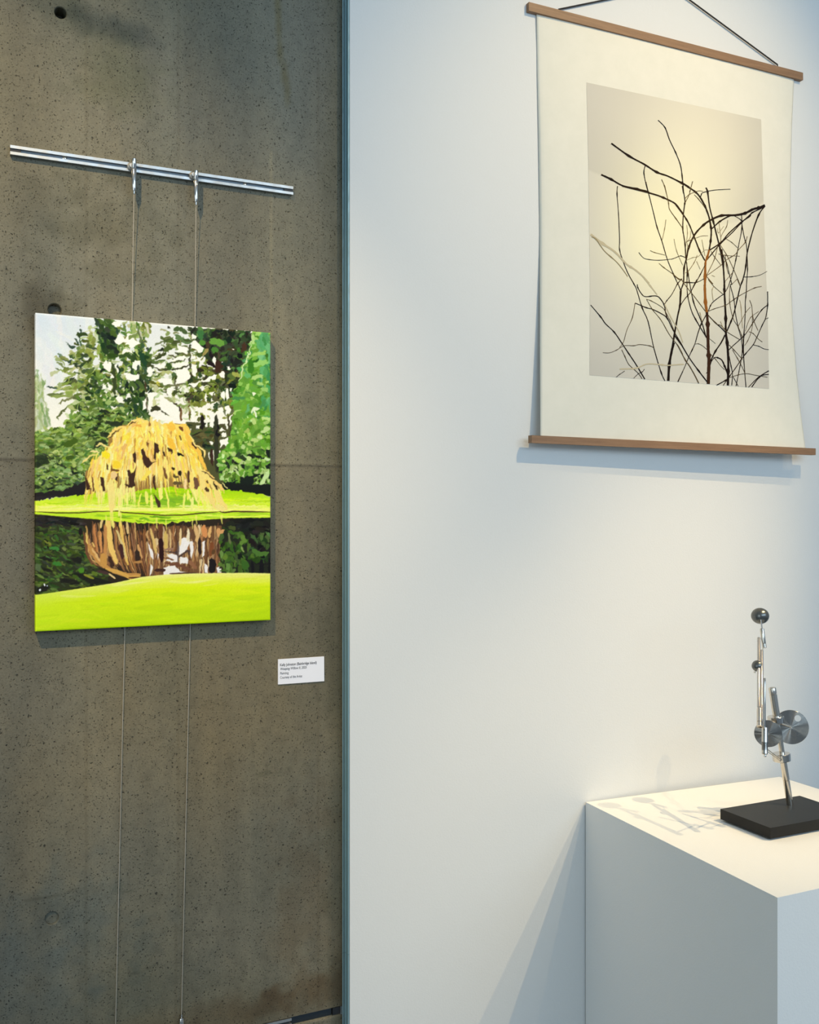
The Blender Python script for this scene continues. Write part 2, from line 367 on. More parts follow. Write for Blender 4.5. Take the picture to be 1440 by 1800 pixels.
    for g in ([(150, 180), (230, 130), (330, 120), (240, 230)], [(180, 440), (230, 400), (260, 310), (330, 380), (400, 440), (260, 510)], [(0, 820), (60, 745), (140, 790), (130, 940), (60, 900)], [(210, 820), (245, 820), (240, 960), (215, 960)],
              [(110, 1000), (160, 985), (175, 1030), (120, 1040)], [(340, 960), (420, 960), (570, 980), (580, 1030), (470, 1095), (380, 1040)], [(480, 770), (560, 740), (600, 760), (550, 860), (540, 930), (480, 870)], [(290, 640), (340, 570), (440, 590), (500, 640), (400, 620)],
              [(20, 1120), (65, 1140), (50, 1200), (15, 1180)], [(90, 1130), (155, 1150), (150, 1225), (90, 1220)], [(210, 1370), (260, 1310), (330, 1330), (330, 1430), (270, 1420)], [(480, 1290), (520, 1310), (515, 1350)], [(470, 1150), (500, 1200), (480, 1220)], [(530, 1430), (570, 1420), (560, 1470)],
              [(390, 330), (480, 330), (520, 420), (600, 470), (470, 560), (370, 500)], [(640, 1400), (700, 1330), (720, 1500), (640, 1540)]):
        Q(*c, W, *g)
    # third, thin fir with open branches
    for g, w, col in (([(830, 510), (950, 450), (1060, 410)], 3, (110, 120, 90)), ([(870, 600), (940, 570), (1010, 590)], 4, (44, 50, 34)), ([(840, 740), (940, 680), (1010, 640)], 6, (60, 70, 36)), ([(700, 740), (850, 790), (1000, 760)], 5, (90, 108, 66)),
                      ([(690, 830), (800, 850), (900, 890), (1100, 900)], 4, (70, 74, 50)), ([(1100, 900), (1250, 880), (1370, 820)], 3.5, (56, 56, 40)), ([(1060, 790), (1200, 780), (1320, 720)], 3, (80, 84, 60)), ([(1150, 620), (1250, 660), (1330, 650)], 3.5, (70, 76, 52)),
                      ([(1380, 500), (1380, 760), (1420, 1000)], 4.5, (74, 78, 58)), ([(1130, 960), (1165, 1150), (1180, 1300)], 3.5, (100, 100, 80)), ([(860, 1000), (960, 930), (1130, 950)], 5, (176, 184, 130)), ([(740, 1090), (860, 1140), (960, 1170)], 7, (88, 92, 40)),
                      ([(960, 1160), (1130, 1150), (1330, 1110)], 3.5, (110, 110, 84)), ([(990, 1180), (1050, 1300)], 3.5, (100, 98, 80)), ([(720, 1130), (850, 1170), (900, 1280)], 7, (190, 194, 156)), ([(810, 1350), (840, 1500)], 7, (206, 210, 160)),
                      ([(700, 1340), (705, 1540)], 2.5, (110, 104, 88)), ([(760, 1560), (860, 1490), (930, 1540)], 6, (62, 62, 40)), ([(930, 1560), (1060, 1610)], 4, (64, 62, 44)), ([(1110, 1240), (1140, 1400)], 7, (184, 190, 140)), ([(1100, 1400), (1210, 1470), (1250, 1590)], 4, (60, 50, 40)),
                      ([(1000, 1340), (1100, 1390)], 3, (150, 150, 110)), ([(500, 230), (490, 320)], 6, (150, 166, 110)), ([(420, 400), (560, 330)], 6, (120, 136, 86)), ([(560, 240), (600, 380), (620, 480)], 3.5, (100, 112, 80)), ([(630, 480), (690, 450)], 3, (80, 90, 66)),
                      ([(680, 170), (740, 330)], 5, (206, 206, 186)), ([(590, 250), (640, 420)], 2.5, (196, 196, 180)), ([(1250, 1500), (1250, 1710)], 4, (110, 84, 56)), ([(1380, 1350), (1385, 1700)], 4, (104, 86, 60)), ([(1000, 460), (1100, 440), (1180, 520)], 7, (86, 104, 52)), ([(900, 1640), (780, 1600)], 3, W),
                      ([(1000, 620), (1040, 560), (1150, 500)], 9, (80, 96, 50)), ([(1010, 330), (1060, 320)], 8, (130, 146, 96)), ([(1120, 260), (1250, 250), (1330, 330)], 8, (76, 94, 60)), ([(1150, 360), (1290, 440), (1400, 450)], 9, (96, 120, 80)), ([(910, 255), (1010, 290)], 3, (160, 160, 130)), ([(1030, 215), (1060, 240)], 4, (60, 62, 50)),
                      ([(1040, 800), (1080, 900)], 9, (60, 82, 40)), ([(1130, 950), (1130, 1060)], 9, (80, 100, 66)), ([(1400, 990), (1400, 1100)], 9, (90, 104, 60)), ([(860, 1090), (930, 1140)], 7, (190, 186, 90))):
        Z(*c, w, col, *g)
    P.scatter([(280, 590), (345, 580), (350, 650), (340, 720), (268, 700), (262, 640)], 75, [(112, 124, 72), (80, 92, 50), (150, 160, 110), (64, 72, 40)], 15, 4.5, -.1, spread=.45, a=.9)
    for g in ([(700, 860), (740, 850), (830, 930), (760, 1010), (700, 1000)], [(1180, 900), (1370, 870), (1390, 980), (1330, 1080), (1170, 1110)], [(1120, 820), (1350, 770), (1340, 830), (1150, 880)], [(1080, 760), (1180, 690), (1330, 680), (1260, 760)], [(900, 1050), (1090, 1030), (1120, 1130), (980, 1140)], [(790, 850), (1000, 790), (1000, 880), (900, 880)],
              [(900, 1300), (1010, 1350), (1210, 1500), (1230, 1700), (1020, 1600), (920, 1540)], [(720, 1260), (830, 1250), (790, 1500), (730, 1550)], [(1020, 1200), (1110, 1180), (1100, 1330), (1020, 1270)], [(840, 1640), (960, 1600), (1180, 1690), (1180, 1710), (780, 1700)], [(1190, 500), (1340, 560), (1350, 640), (1180, 610)]):
        Q(*c, W, *g)
    P.poly([(380, 640), (424, 640), (424, 700), (412, 740), (385, 720)], (64, 72, 42), a=.8, soft=3)
    P.scatter([(345, 600), (425, 620), (424, 700), (408, 740), (335, 740), (335, 660)], 110, [(116, 124, 56), (96, 104, 44), (140, 146, 76), (76, 84, 40)], 13, 6, -.1, spread=.6, a=.9)
    # dark crowns upper right
    top = [(330, 575), (443, 584), (438, 618), (428, 650), (420, 690), (404, 700), (392, 650), (370, 640), (352, 620), (345, 600)]
    P.poly(top, (40, 50, 30), a=.9)
    P.scatter(top, 190, [(30, 44, 28), (48, 66, 36), (26, 28, 20), (70, 100, 50), (56, 50, 30), (34, 52, 36)], 12, 7, .4, spread=1)
    d = (330, 560, 9)
    P.scatter([(345, 640), (420, 660), (424, 700), (412, 715), (380, 715), (330, 700), (335, 660)], 170, [(60, 66, 34), (92, 104, 50), (110, 124, 50), (46, 44, 28), (50, 70, 40), (130, 140, 70)], 12, 6, 0, spread=.7, a=.92)
    Z(*d, 12, (104, 146, 70), (370, 370), (470, 360), (560, 410)); Z(*d, 9, (76, 120, 54), (380, 490), (480, 500)); Z(*d, 9, (86, 130, 60), (170, 370), (280, 400)); Z(*d, 10, (66, 110, 66), (200, 180), (200, 320)); Z(*d, 8, (30, 26, 22), (430, 190), (440, 280)); Z(*d, 6, (150, 140, 90), (330, 460), (240, 590))
    Z(*d, 6, (30, 20, 20), (340, 530), (390, 620)); Q(*d, (32, 20, 18), (300, 690), (350, 650), (440, 740), (440, 800)); Q(*d, (60, 40, 24), (440, 620), (530, 680), (530, 820), (430, 860)); Z(*d, 7, (70, 50, 34), (900, 380), (880, 540))
    for g in ([(80, 340), (150, 370), (245, 480), (210, 555), (50, 440)], [(50, 540), (125, 600), (120, 640), (60, 620)], [(70, 240), (130, 280), (120, 320), (60, 310)], [(60, 670), (210, 610), (180, 670)], [(410, 600), (440, 640), (440, 740), (390, 690)], [(490, 860), (545, 830), (590, 860), (570, 950), (490, 920)],
              [(625, 740), (670, 760), (685, 810), (640, 800)], [(60, 720), (150, 730), (150, 780), (125, 940), (75, 900)], [(0, 780), (40, 800), (40, 920), (0, 990)], [(0, 1040), (140, 1020), (330, 940), (450, 890), (450, 960), (200, 1010), (110, 1090)], [(520, 1160), (590, 1140), (590, 1310), (530, 1240)],
              [(600, 1100), (640, 1100), (660, 1250), (620, 1310), (600, 1200)], [(670, 1090), (700, 1100), (690, 1160), (668, 1150)], [(470, 1430), (560, 1400), (580, 1500), (490, 1510)], [(590, 1400), (650, 1370), (680, 1430), (620, 1520)], [(280, 1200), (315, 1190), (300, 1340), (275, 1310)], [(370, 1170), (440, 1160), (380, 1230)], [(370, 1260), (430, 1310), (380, 1320)],
              [(60, 1390), (130, 1500), (100, 1540), (50, 1530)], [(150, 1410), (190, 1410), (190, 1580), (160, 1550)], [(285, 1420), (320, 1410), (310, 1600), (280, 1600)], [(340, 1480), (420, 1460), (415, 1710), (345, 1690)], [(530, 1590), (570, 1590), (570, 1650), (520, 1640)], [(600, 1570), (630, 1560), (630, 1710), (600, 1690)], [(670, 1520), (695, 1510), (695, 1700), (665, 1710)],
              [(740, 1210), (765, 1205), (750, 1250)], [(720, 1500), (735, 1520), (720, 1530)], [(530, 670), (565, 690), (540, 700)], [(700, 480), (735, 480), (725, 505)], [(845, 885), (875, 890), (860, 910)], [(805, 970), (850, 970), (830, 1000)], [(130, 1660), (190, 1660), (190, 1710), (130, 1710)]):
        Q(*d, W, *g)
    # trunks right of the willow
    e = (300, 730, 8)
    P.poly([(326, 742), (385, 744), (408, 744), (408, 790), (398, 850), (392, 862), (350, 810), (335, 765)], (72, 74, 44), a=.95)
    P.scatter([(330, 744), (385, 744), (385, 800), (360, 800), (338, 770)], 60, [(60, 80, 44), (80, 96, 50), (44, 50, 34), (90, 84, 50)], 14, 4, 0, spread=.3)
    for g in ([(300, 0), (330, 0), (330, 60), (300, 60)], [(360, 140), (410, 140), (410, 190), (365, 190)], [(490, 110), (520, 90), (510, 170), (490, 170)], [(545, 50), (610, 0), (610, 170), (545, 170)], [(700, 60), (750, 50), (755, 120), (700, 110)], [(690, 190), (750, 160), (760, 210), (700, 230)], [(700, 260), (770, 230), (790, 290), (710, 300)], [(770, 40), (795, 30), (800, 200), (780, 170)], [(830, 0), (860, 0), (850, 130), (835, 150)], [(830, 230), (850, 250), (835, 290)],
              [(705, 340), (800, 315), (815, 380), (800, 455), (740, 410), (700, 450)], [(560, 360), (605, 370), (600, 420), (565, 400)], [(590, 500), (610, 500), (610, 640), (595, 660)], [(535, 510), (550, 510), (545, 620), (530, 620)], [(680, 500), (700, 500), (695, 550), (680, 530)], [(270, 190), (290, 200), (280, 220)]):
        Q(*e, W, *g)
    Z(*e, 7, (34, 26, 20), (445, 0), (450, 190)); Z(*e, 8, (54, 56, 40), (640, 0), (645, 300), (650, 600), (655, 800)); Z(*e, 4, (24, 20, 18), (665, 100), (660, 290)); Z(*e, 3, (70, 64, 48), (815, 0), (835, 330)); Z(*e, 3, (80, 74, 54), (770, 200), (700, 110))
    Z(*e, 8, (84, 80, 52), (490, 520), (510, 700)); Z(*e, 5, (60, 40, 30), (575, 480), (590, 700)); Z(*e, 5, (50, 66, 44), (450, 430), (620, 460)); Z(*e, 3, (24, 30, 20), (440, 430), (570, 430)); Z(*e, 6, (40, 34, 30), (660, 700), (740, 900)); Z(*e, 5, (80, 90, 60), (760, 470), (710, 560)); Z(*e, 3, (60, 56, 44), (340, 420), (480, 760))
    # bright bush on the right
    rb = [(444, 584), (476, 586), (476, 866), (440, 866), (405, 862), (385, 838), (384, 800), (404, 775), (409, 735), (412, 700), (424, 655), (428, 640), (440, 612)]
    P.poly(rb, (104, 148, 64))
    P.scatter([(444, 584), (476, 586), (476, 740), (412, 740), (412, 700), (428, 640)], 170, [(124, 172, 82), (98, 150, 66), (84, 132, 50), (150, 192, 104), (90, 150, 96), (110, 160, 60), (70, 120, 50)], 14, 7, -.3, spread=.7)
    P.scatter([(455, 584), (476, 586), (476, 720), (460, 720)], 40, [(92, 158, 104), (80, 140, 90), (110, 170, 120)], 22, 7, 1.4, spread=.3)
    P.scatter([(412, 735), (476, 735), (476, 800), (384, 805), (404, 775)], 130, [(116, 160, 70), (150, 188, 96), (90, 130, 50), (176, 206, 130), (100, 150, 50), (70, 106, 40)], 11, 6.5, -.5, spread=.9)
    P.scatter([(384, 800), (476, 790), (476, 862), (440, 862), (392, 850)], 170, [(140, 176, 96), (172, 200, 132), (90, 120, 52), (44, 58, 34), (190, 212, 150), (80, 120, 50), (30, 38, 26), (120, 160, 70)], 10, 6.5, -.4, spread=.8)
    for g, w, col in (([(1040, 740), (1150, 700), (1290, 690)], 9, (150, 200, 116)), ([(1000, 960), (1100, 920), (1190, 910)], 7, (170, 208, 130)), ([(1020, 580), (1150, 550), (1230, 540)], 6, (156, 200, 110)), ([(980, 650), (1020, 850)], 10, (62, 116, 34)), ([(1090, 300), (1060, 330)], 7, (160, 200, 120)),
                      ([(1040, 1160), (1060, 1210)], 4, (240, 250, 220)), ([(1000, 1500), (1060, 1430), (1130, 1430)], 5, (226, 240, 204)), ([(1070, 1430), (1080, 1570)], 3, (236, 246, 220)), ([(1020, 240), (1000, 420), (960, 600), (870, 780), (860, 900), (800, 1000)], 2, (206, 226, 170)), ([(1100, 1010), (1200, 1040)], 6, (166, 206, 126)), ([(1160, 1120), (1280, 1120)], 7, (150, 196, 116)), ([(1040, 260), (1040, 420)], 5, (176, 214, 140))):
        Z(*d, w, col, *g)
    for g in ([(980, 860), (1180, 850), (1160, 960), (1060, 1010), (980, 960)], [(1160, 560), (1280, 570), (1240, 620)], [(1330, 480), (1400, 490), (1400, 580), (1350, 560)], [(1330, 700), (1400, 690), (1400, 780), (1350, 760)], [(1000, 690), (1050, 690), (1040, 750), (1000, 740)], [(1180, 700), (1240, 700), (1230, 760), (1180, 750)], [(1350, 830), (1400, 830), (1400, 920)], [(800, 920), (900, 930), (900, 1000), (780, 990)]):
        Q(*e, (26, 34, 26), *g)
    for g, w, col in (([(1260, 240), (1330, 220), (1400, 190)], 7, (190, 216, 150)), ([(1230, 300), (1290, 310)], 6, (206, 226, 170)), ([(1130, 350), (1230, 350)], 6, (180, 206, 130)), ([(1320, 600), (1400, 640)], 7, (200, 226, 170)), ([(1070, 600), (1130, 610)], 6, (196, 220, 150)), ([(900, 600), (980, 650)], 6, (166, 206, 100)), ([(870, 400), (860, 460)], 7, (170, 200, 110)),
                      ([(1280, 1020), (1300, 930), (1380, 790)], 8, (196, 222, 160)), ([(1170, 1000), (1280, 1000)], 5, (180, 214, 160)), ([(930, 990), (1020, 1000)], 4, (176, 200, 150)), ([(740, 630), (760, 660)], 5, (206, 226, 140)), ([(1010, 420), (1030, 470)], 7, (176, 206, 140))):
        Z(*e, w, col, *g)
    # soft bush on the left
    lb = [(63, 655), (70, 655), (80, 700), (92, 745), (112, 757), (112, 738), (130, 722), (165, 712), (205, 706), (240, 735), (252, 745), (225, 752), (202, 775), (190, 800), (158, 820), (150, 860), (150, 872), (63, 884)]
    P.poly([(63, 655), (68, 660), (74, 690), (78, 720), (90, 748), (63, 760)], (160, 176, 140), a=.6, soft=4)
    P.poly([(63, 762), (92, 752), (112, 757), (118, 740), (165, 720), (232, 740), (240, 748), (205, 770), (190, 800), (158, 820), (150, 868), (63, 880)], (104, 124, 70))
    P.scatter([(63, 655), (72, 655), (80, 700), (95, 752), (63, 758)], 60, [(150, 170, 120), (176, 190, 150), (126, 150, 104), (196, 206, 170)], 18, 4, 1.45, spread=.2, a=.7)
    P.scatter([(63, 755), (95, 750), (112, 757), (118, 735), (165, 712), (232, 735), (205, 770), (185, 800), (155, 820), (150, 850), (63, 850)], 620, [(140, 162, 88), (116, 142, 72), (160, 180, 108), (92, 116, 54), (126, 148, 62), (84, 120, 66), (150, 172, 120), (70, 88, 42)], 12, 4.6, 0, spread=.45)
    P.scatter([(63, 795), (100, 800), (150, 830), (150, 866), (63, 872)], 150, [(60, 72, 44), (110, 140, 80), (44, 54, 40), (140, 164, 110), (90, 112, 66)], 12, 4, .1, spread=.3)
    P.scatter([(120, 735), (200, 720), (235, 742), (200, 768), (150, 765)], 80, [(56, 76, 34), (80, 100, 40), (140, 164, 100), (40, 46, 30)], 11, 4, 0, spread=.4)
    for g in ([(800, 620), (870, 650), (830, 670)], [(980, 600), (1110, 600), (1120, 680), (1010, 660)], [(880, 850), (940, 740), (1080, 710), (1110, 760), (960, 830)], [(920, 380), (1020, 390), (1000, 420)], [(1090, 430), (1360, 440), (1340, 500), (1200, 520), (1090, 470)], [(560, 600), (600, 610), (570, 680)], [(230, 1350), (320, 1390), (270, 1400)], [(590, 1360), (620, 1370), (600, 1420)], [(30, 950), (180, 950), (240, 1050), (40, 1120)], [(30, 1240), (160, 1245), (60, 1270)], [(30, 1390), (130, 1440), (30, 1450)], [(880, 510), (960, 510), (950, 580), (890, 570)]):
        Q(*b, (34, 42, 28), *g, a=.85, soft=1.5)
    Z(*b, 10, (70, 92, 30), (460, 810), (600, 740), (640, 700)); Z(*b, 6, (66, 86, 36), (480, 980), (600, 970)); Z(*b, 2, (150, 160, 130), (40, 1140), (230, 1095))
    P.poly([(63, 866), (110, 862), (138, 850), (150, 845), (160, 868), (100, 874), (63, 881)], (38, 34, 34))
    P.poly([(385, 850), (476, 852), (476, 872), (430, 866), (385, 862)], (24, 28, 22))
    # dark behind the willow
    P.poly([(185, 800), (192, 770), (215, 748), (240, 742), (320, 745), (345, 800), (375, 840), (392, 868), (300, 868), (152, 874), (150, 830)], (150, 122, 74))
    # far bank
    bank = [(63, 881), (110, 874), (160, 867), (230, 866), (262, 859), (300, 856), (350, 860), (400, 861), (440, 866), (476, 873), (476, 900), (63, 900)]
    B, m = P.mask(bank); t = np.clip((B[5]-864)/34, 0, 1)[..., None]*np.ones((1, B[4].size, 1))
    v = P.b[B[2]:B[3], B[0]:B[1]]; col = (np.array([158, 208, 20])*(1-t)+np.array([246, 250, 130])*t)/255.; v += (col-v)*m[..., None]
    P.clip = P.full(bank)
    P.scatter([(300, 862), (476, 876), (476, 890), (300, 886)], 40, [(206, 236, 20), (170, 214, 20), (226, 244, 60)], 50, 3, .05, spread=.05, a=.5)
    P.scatter([(63, 880), (200, 872), (200, 890), (63, 890)], 20, [(200, 232, 40), (170, 214, 20), (236, 246, 100)], 50, 3, -.05, spread=.05, a=.5)
    P.poly([(210, 880), (240, 868), (270, 866), (345, 868), (350, 886), (330, 892), (240, 892), (215, 890)], (128, 178, 40), a=.85, soft=4)
    P.scatter([(215, 870), (345, 866), (350, 888), (225, 890)], 30, [(110, 160, 40), (160, 206, 40), (206, 232, 60)], 26, 3, 0, spread=.1, a=.7)
    P.scatter([(63, 888), (476, 888), (476, 899), (63, 899)], 50, [(250, 252, 150), (240, 248, 110), (252, 250, 170)], 60, 3, 0, spread=.03, a=.6)
    P.clip = None
    # water
    water = [(63, 904), (110, 908), (170, 913), (240, 919), (290, 921), (340, 915), (400, 911), (476, 910), (476, 1009), (400, 1009), (320, 1011), (250, 1017), (200, 1027), (130, 1038), (63, 1048)]
    P.poly([(63, 899), (476, 899), (476, 913), (400, 914), (340, 918), (290, 923), (240, 921), (63, 908)], (196, 228, 60))
    P.scatter([(63, 900), (476, 900), (476, 910), (340, 914), (290, 919), (240, 916)], 60, [(236, 246, 120), (180, 220, 40), (150, 196, 50)], 40, 2.4, .03, spread=.04, a=.7)
    P.scatter([(200, 903), (300, 908), (300, 918), (230, 916)], 14, [(110, 160, 30), (140, 190, 40)], 26, 3, .05, spread=.05)
    P.stroke([(63, 899.5), (100, 901.5), (140, 901.5), (175, 899), (196, 898.6)], 1.9, (74, 58, 26)); P.stroke([(196, 899), (206, 898), (214, 900.5), (250, 903), (290, 906), (320, 905.5), (360, 901.5), (386, 899.5)], 1.9, (70, 48, 24)); P.stroke([(386, 899), (395, 901), (410, 899), (476, 900)], 2.4, (70, 50, 26))
    P.stroke([(240, 913), (290, 921), (330, 917)], 2, (220, 240, 90))
    P.clip = P.full(water)
    P.poly(water, (42, 34, 24))
    lw = [(63, 908), (140, 914), (150, 930), (150, 960), (165, 995), (190, 1010), (190, 1026), (63, 1046)]
    P.poly(lw, (46, 52, 28))
    P.scatter(lw, 430, [(70, 88, 34), (56, 74, 34), (86, 108, 46), (40, 48, 26), (64, 104, 44), (96, 112, 54), (50, 62, 40), (32, 36, 24)], 13, 4.4, .25, spread=.4, a=.85)
    P.scatter([(63, 905), (145, 912), (145, 922), (63, 925)], 40, [(26, 26, 22), (34, 30, 26)], 20, 5, .1, spread=.1)
    h = (60, 880, 6.857)
    for g in ([(90, 800), (200, 820), (230, 870), (110, 850)], [(440, 690), (580, 690), (560, 760), (480, 740)], [(30, 660), (200, 690), (220, 740), (60, 700)], [(300, 930), (520, 960), (560, 1010), (320, 990)], [(30, 1060), (130, 1010), (180, 1040), (150, 1090), (30, 1110)], [(500, 870), (760, 930), (960, 990), (700, 1010), (540, 930)]):
        Q(*h, (22, 20, 16), *g, a=.85, soft=1.5)
    for g, w, col in (([(110, 485), (210, 530)], 5, (116, 124, 54)), ([(190, 560), (300, 590)], 6, (66, 124, 60)), ([(230, 740), (330, 780)], 6, (60, 116, 50)), ([(550, 820), (590, 860)], 9, (76, 126, 40)), ([(600, 890), (720, 940)], 4, (130, 134, 50)), ([(700, 860), (760, 900)], 6, (90, 110, 40)), ([(40, 760), (60, 850)], 8, (84, 100, 70)), ([(120, 1000), (130, 1030)], 2.5, (240, 244, 250)), ([(60, 1075), (80, 1080)], 4, (230, 236, 244)), ([(150, 1025), (165, 1030)], 2, (210, 220, 236))):
        Z(*h, w, col, *g)
    # reflected willow: hanging strands swept to the right at their ends
    BR = [(150, 104, 64), (176, 128, 80), (112, 76, 50), (196, 156, 104), (90, 60, 44), (134, 96, 70), (66, 46, 34), (206, 172, 112)]
    for i in range(210):
        x = 150+P.r.rand()*125; u = (x-150)/125; y0 = 914+P.r.rand()*60; L = 30+P.r.rand()*60; s_ = 22*(1-u)+4
        y1 = min(y0+L, 985+u*25+P.r.rand()*14)
        c1 = np.array(BR[P.r.randint(8)])+P.r.randn()*10
        P.stroke([(x, y0), (x+3, (y0+y1)/2), (x+s_*((y1-914)/90)**2, y1)], 1.4+P.r.rand()*3, np.clip(c1, 0, 255), .9, 1)
    for g, w, col in (([(880, 130), (900, 330), (920, 560), (1000, 760)], 9, (234, 200, 122)), ([(860, 280), (860, 500), (850, 800)], 6, (190, 140, 88)), ([(1020, 200), (1060, 400), (1100, 640), (1130, 780)], 5, (226, 190, 110)), ([(990, 340), (1060, 520), (1110, 700)], 4, (214, 196, 140)), ([(940, 200), (960, 330)], 5, (230, 214, 130)), ([(830, 200), (800, 330)], 4, (224, 200, 140)),
                      ([(640, 520), (720, 640), (800, 760), (960, 850), (1120, 900), (1280, 890)], 8, (190, 144, 86)), ([(700, 590), (760, 670), (790, 740)], 4, (222, 184, 128)), ([(830, 640), (840, 790)], 12, (196, 150, 86)), ([(860, 820), (1040, 870), (1160, 930), (1280, 910)], 6, (208, 166, 92)), ([(1160, 590), (1180, 700)], 4, (190, 144, 90)), ([(1250, 540), (1300, 690)], 4, (204, 160, 110)), ([(600, 380), (640, 640), (700, 770)], 5, (110, 76, 52)),
                      ([(1040, 520), (1070, 700)], 7, (66, 38, 36)), ([(900, 680), (960, 790)], 7, (60, 40, 30)), ([(1240, 600), (1250, 720)], 8, (50, 36, 28)), ([(560, 330), (560, 420)], 6, (24, 18, 16)), ([(760, 850), (900, 880)], 5, (70, 50, 46)), ([(1120, 250), (1130, 400)], 4, (214, 190, 140)), ([(1200, 740), (1300, 740)], 6, (176, 134, 84)), ([(1140, 930), (1300, 930)], 3, (90, 60, 40)), ([(720, 280), (760, 620)], 4, (186, 130, 84)), ([(800, 380), (810, 620)], 4, (206, 150, 98)), ([(630, 400), (640, 520)], 3, (226, 196, 120)), ([(700, 500), (730, 560)], 3, (226, 190, 120)), ([(900, 880), (980, 940)], 3, (226, 200, 150))):
        Z(*h, w, col, *g)
    # middle: pale sky between brown trunks
    P.poly([(262, 925), (390, 925), (390, 1009), (262, 1014)], (128, 92, 62), a=.8)
    for i in range(190):
        x = 258+P.r.rand()*130; y0 = 920+P.r.rand()*65; L = 14+P.r.rand()*34
        c1 = np.array([(196, 158, 112), (160, 112, 74), (110, 76, 52), (214, 184, 136), (84, 60, 46), (232, 214, 176), (150, 120, 90), (70, 50, 36)][P.r.randint(8)])+P.r.randn()*10
        P.stroke([(x, y0), (x+P.r.randn()*2, y0+L/2), (x+P.r.randn()*3, y0+L)], 1.5+P.r.rand()*3.4, np.clip(c1, 0, 255), .9, 1.2)
    n = (260, 880, 6.545); SW = (244, 240, 240)
    for g in ([(360, 460), (410, 420), (470, 420), (480, 490), (450, 580), (400, 600), (360, 620)], [(480, 470), (520, 460), (530, 570), (500, 680), (490, 620)], [(220, 610), (330, 620), (350, 660), (350, 710), (210, 700), (240, 650)], [(370, 640), (440, 640), (470, 690), (460, 730), (370, 720)], [(180, 770), (300, 750), (360, 790), (380, 840), (180, 870)], [(650, 720), (690, 740), (690, 835), (655, 830)], [(790, 760), (840, 760), (845, 830), (800, 830)],
              [(910, 690), (935, 690), (940, 780), (920, 750)], [(970, 750), (995, 760), (1000, 820), (975, 815)], [(1130, 790), (1180, 790), (1170, 820)], [(1230, 740), (1275, 730), (1280, 830), (1235, 830)], [(1340, 740), (1390, 770), (1375, 830), (1345, 820)], [(1240, 700), (1280, 705), (1270, 720)], [(1190, 610), (1205, 620), (1195, 650)], [(1340, 680), (1380, 690), (1370, 715)], [(30, 730), (60, 770), (40, 840), (20, 870)], [(625, 480), (660, 470), (650, 640), (630, 650)], [(0, 480), (60, 590), (70, 680), (30, 640)], [(110, 600), (130, 620), (120, 700)], [(280, 790), (420, 820), (500, 830), (300, 860)]):
        Q(*n, SW, *g)
    for g, w, col in (([(190, 590), (330, 600), (360, 640), (460, 580), (480, 620)], 2.6, (74, 60, 56)), ([(350, 480), (350, 740)], 2.6, (104, 90, 84)), ([(190, 720), (360, 740), (480, 790)], 5, (110, 74, 56)), ([(180, 660), (300, 680)], 3, (120, 86, 60)), ([(80, 800), (200, 800)], 6, (60, 36, 30)), ([(150, 430), (160, 700)], 8, (40, 16, 14)), ([(140, 220), (150, 430)], 6, (96, 60, 40)), ([(590, 420), (600, 620)], 6, (46, 32, 28)), ([(510, 330), (530, 480)], 5, (100, 72, 52)),
                      ([(740, 670), (740, 830)], 12, (26, 18, 18)), ([(880, 650), (890, 830)], 10, (32, 24, 22)), ([(640, 290), (660, 420)], 9, (206, 146, 96)), ([(800, 320), (830, 400), (930, 300), (1000, 240)], 8, (206, 160, 110)), ([(720, 300), (700, 420)], 5, (216, 176, 120)), ([(540, 280), (570, 420), (560, 480)], 6, (214, 180, 130)), ([(380, 320), (370, 520)], 4, (230, 206, 160)), ([(200, 350), (210, 560)], 6, (206, 180, 110)), ([(740, 480), (720, 640)], 6, (120, 74, 44)), ([(470, 330), (460, 460)], 5, (236, 226, 200)), ([(30, 330), (70, 470), (100, 620)], 5, (214, 184, 120)), ([(250, 840), (560, 830)], 3, (84, 62, 48)), ([(180, 560), (300, 560)], 4, (150, 118, 100)), ([(480, 700), (560, 780)], 6, (140, 100, 74))):
        Z(*n, w, col, *g)
    rw = [(390, 918), (476, 911), (476, 1009), (388, 1009)]
    P.poly([(398, 916), (476, 910), (476, 990), (470, 1009), (390, 1009), (388, 960)], (30, 34, 22))
    P.scatter([(388, 935), (430, 930), (440, 975), (476, 975), (476, 1000), (440, 985), (435, 1009), (388, 1009)], 90, [(60, 90, 32), (44, 66, 28), (84, 112, 48), (30, 36, 22), (70, 104, 40)], 13, 7, 1.2, spread=.7)
    P.scatter([(440, 940), (476, 935), (476, 975), (440, 975)], 22, [(70, 96, 50), (54, 80, 40), (22, 22, 18)], 14, 7, .8, spread=.6)
    P.scatter([(410, 912), (476, 911), (476, 932), (440, 945), (415, 930)], 40, [(22, 22, 18), (28, 30, 22), (18, 18, 16)], 20, 7, .2, spread=.4)
    for g, w, col in (([(1080, 400), (1110, 460), (1060, 500)], 8, (96, 126, 56)), ([(1070, 520), (1110, 590)], 3, (130, 150, 90)), ([(930, 380), (950, 500)], 4, (104, 112, 74)), ([(1100, 700), (1140, 790)], 12, (56, 92, 34)), ([(870, 640), (910, 660)], 9, (96, 122, 48)), ([(1320, 400), (1300, 450)], 8, (80, 106, 56)), ([(1200, 560), (1280, 620), (1390, 600)], 8, (76, 110, 50)), ([(1300, 680), (1310, 830)], 8, (14, 12, 14)), ([(1205, 700), (1205, 830)], 5, (14, 12, 14)), ([(1230, 730), (1400, 725)], 2, (20, 16, 18)), ([(930, 300), (1010, 330)], 6, (70, 80, 40)), ([(1400, 660), (1400, 830)], 4, (16, 14, 14)), ([(760, 560), (750, 620)], 6, (90, 66, 40))):
        Z(*n, w, col, *g)
    P.clip = None
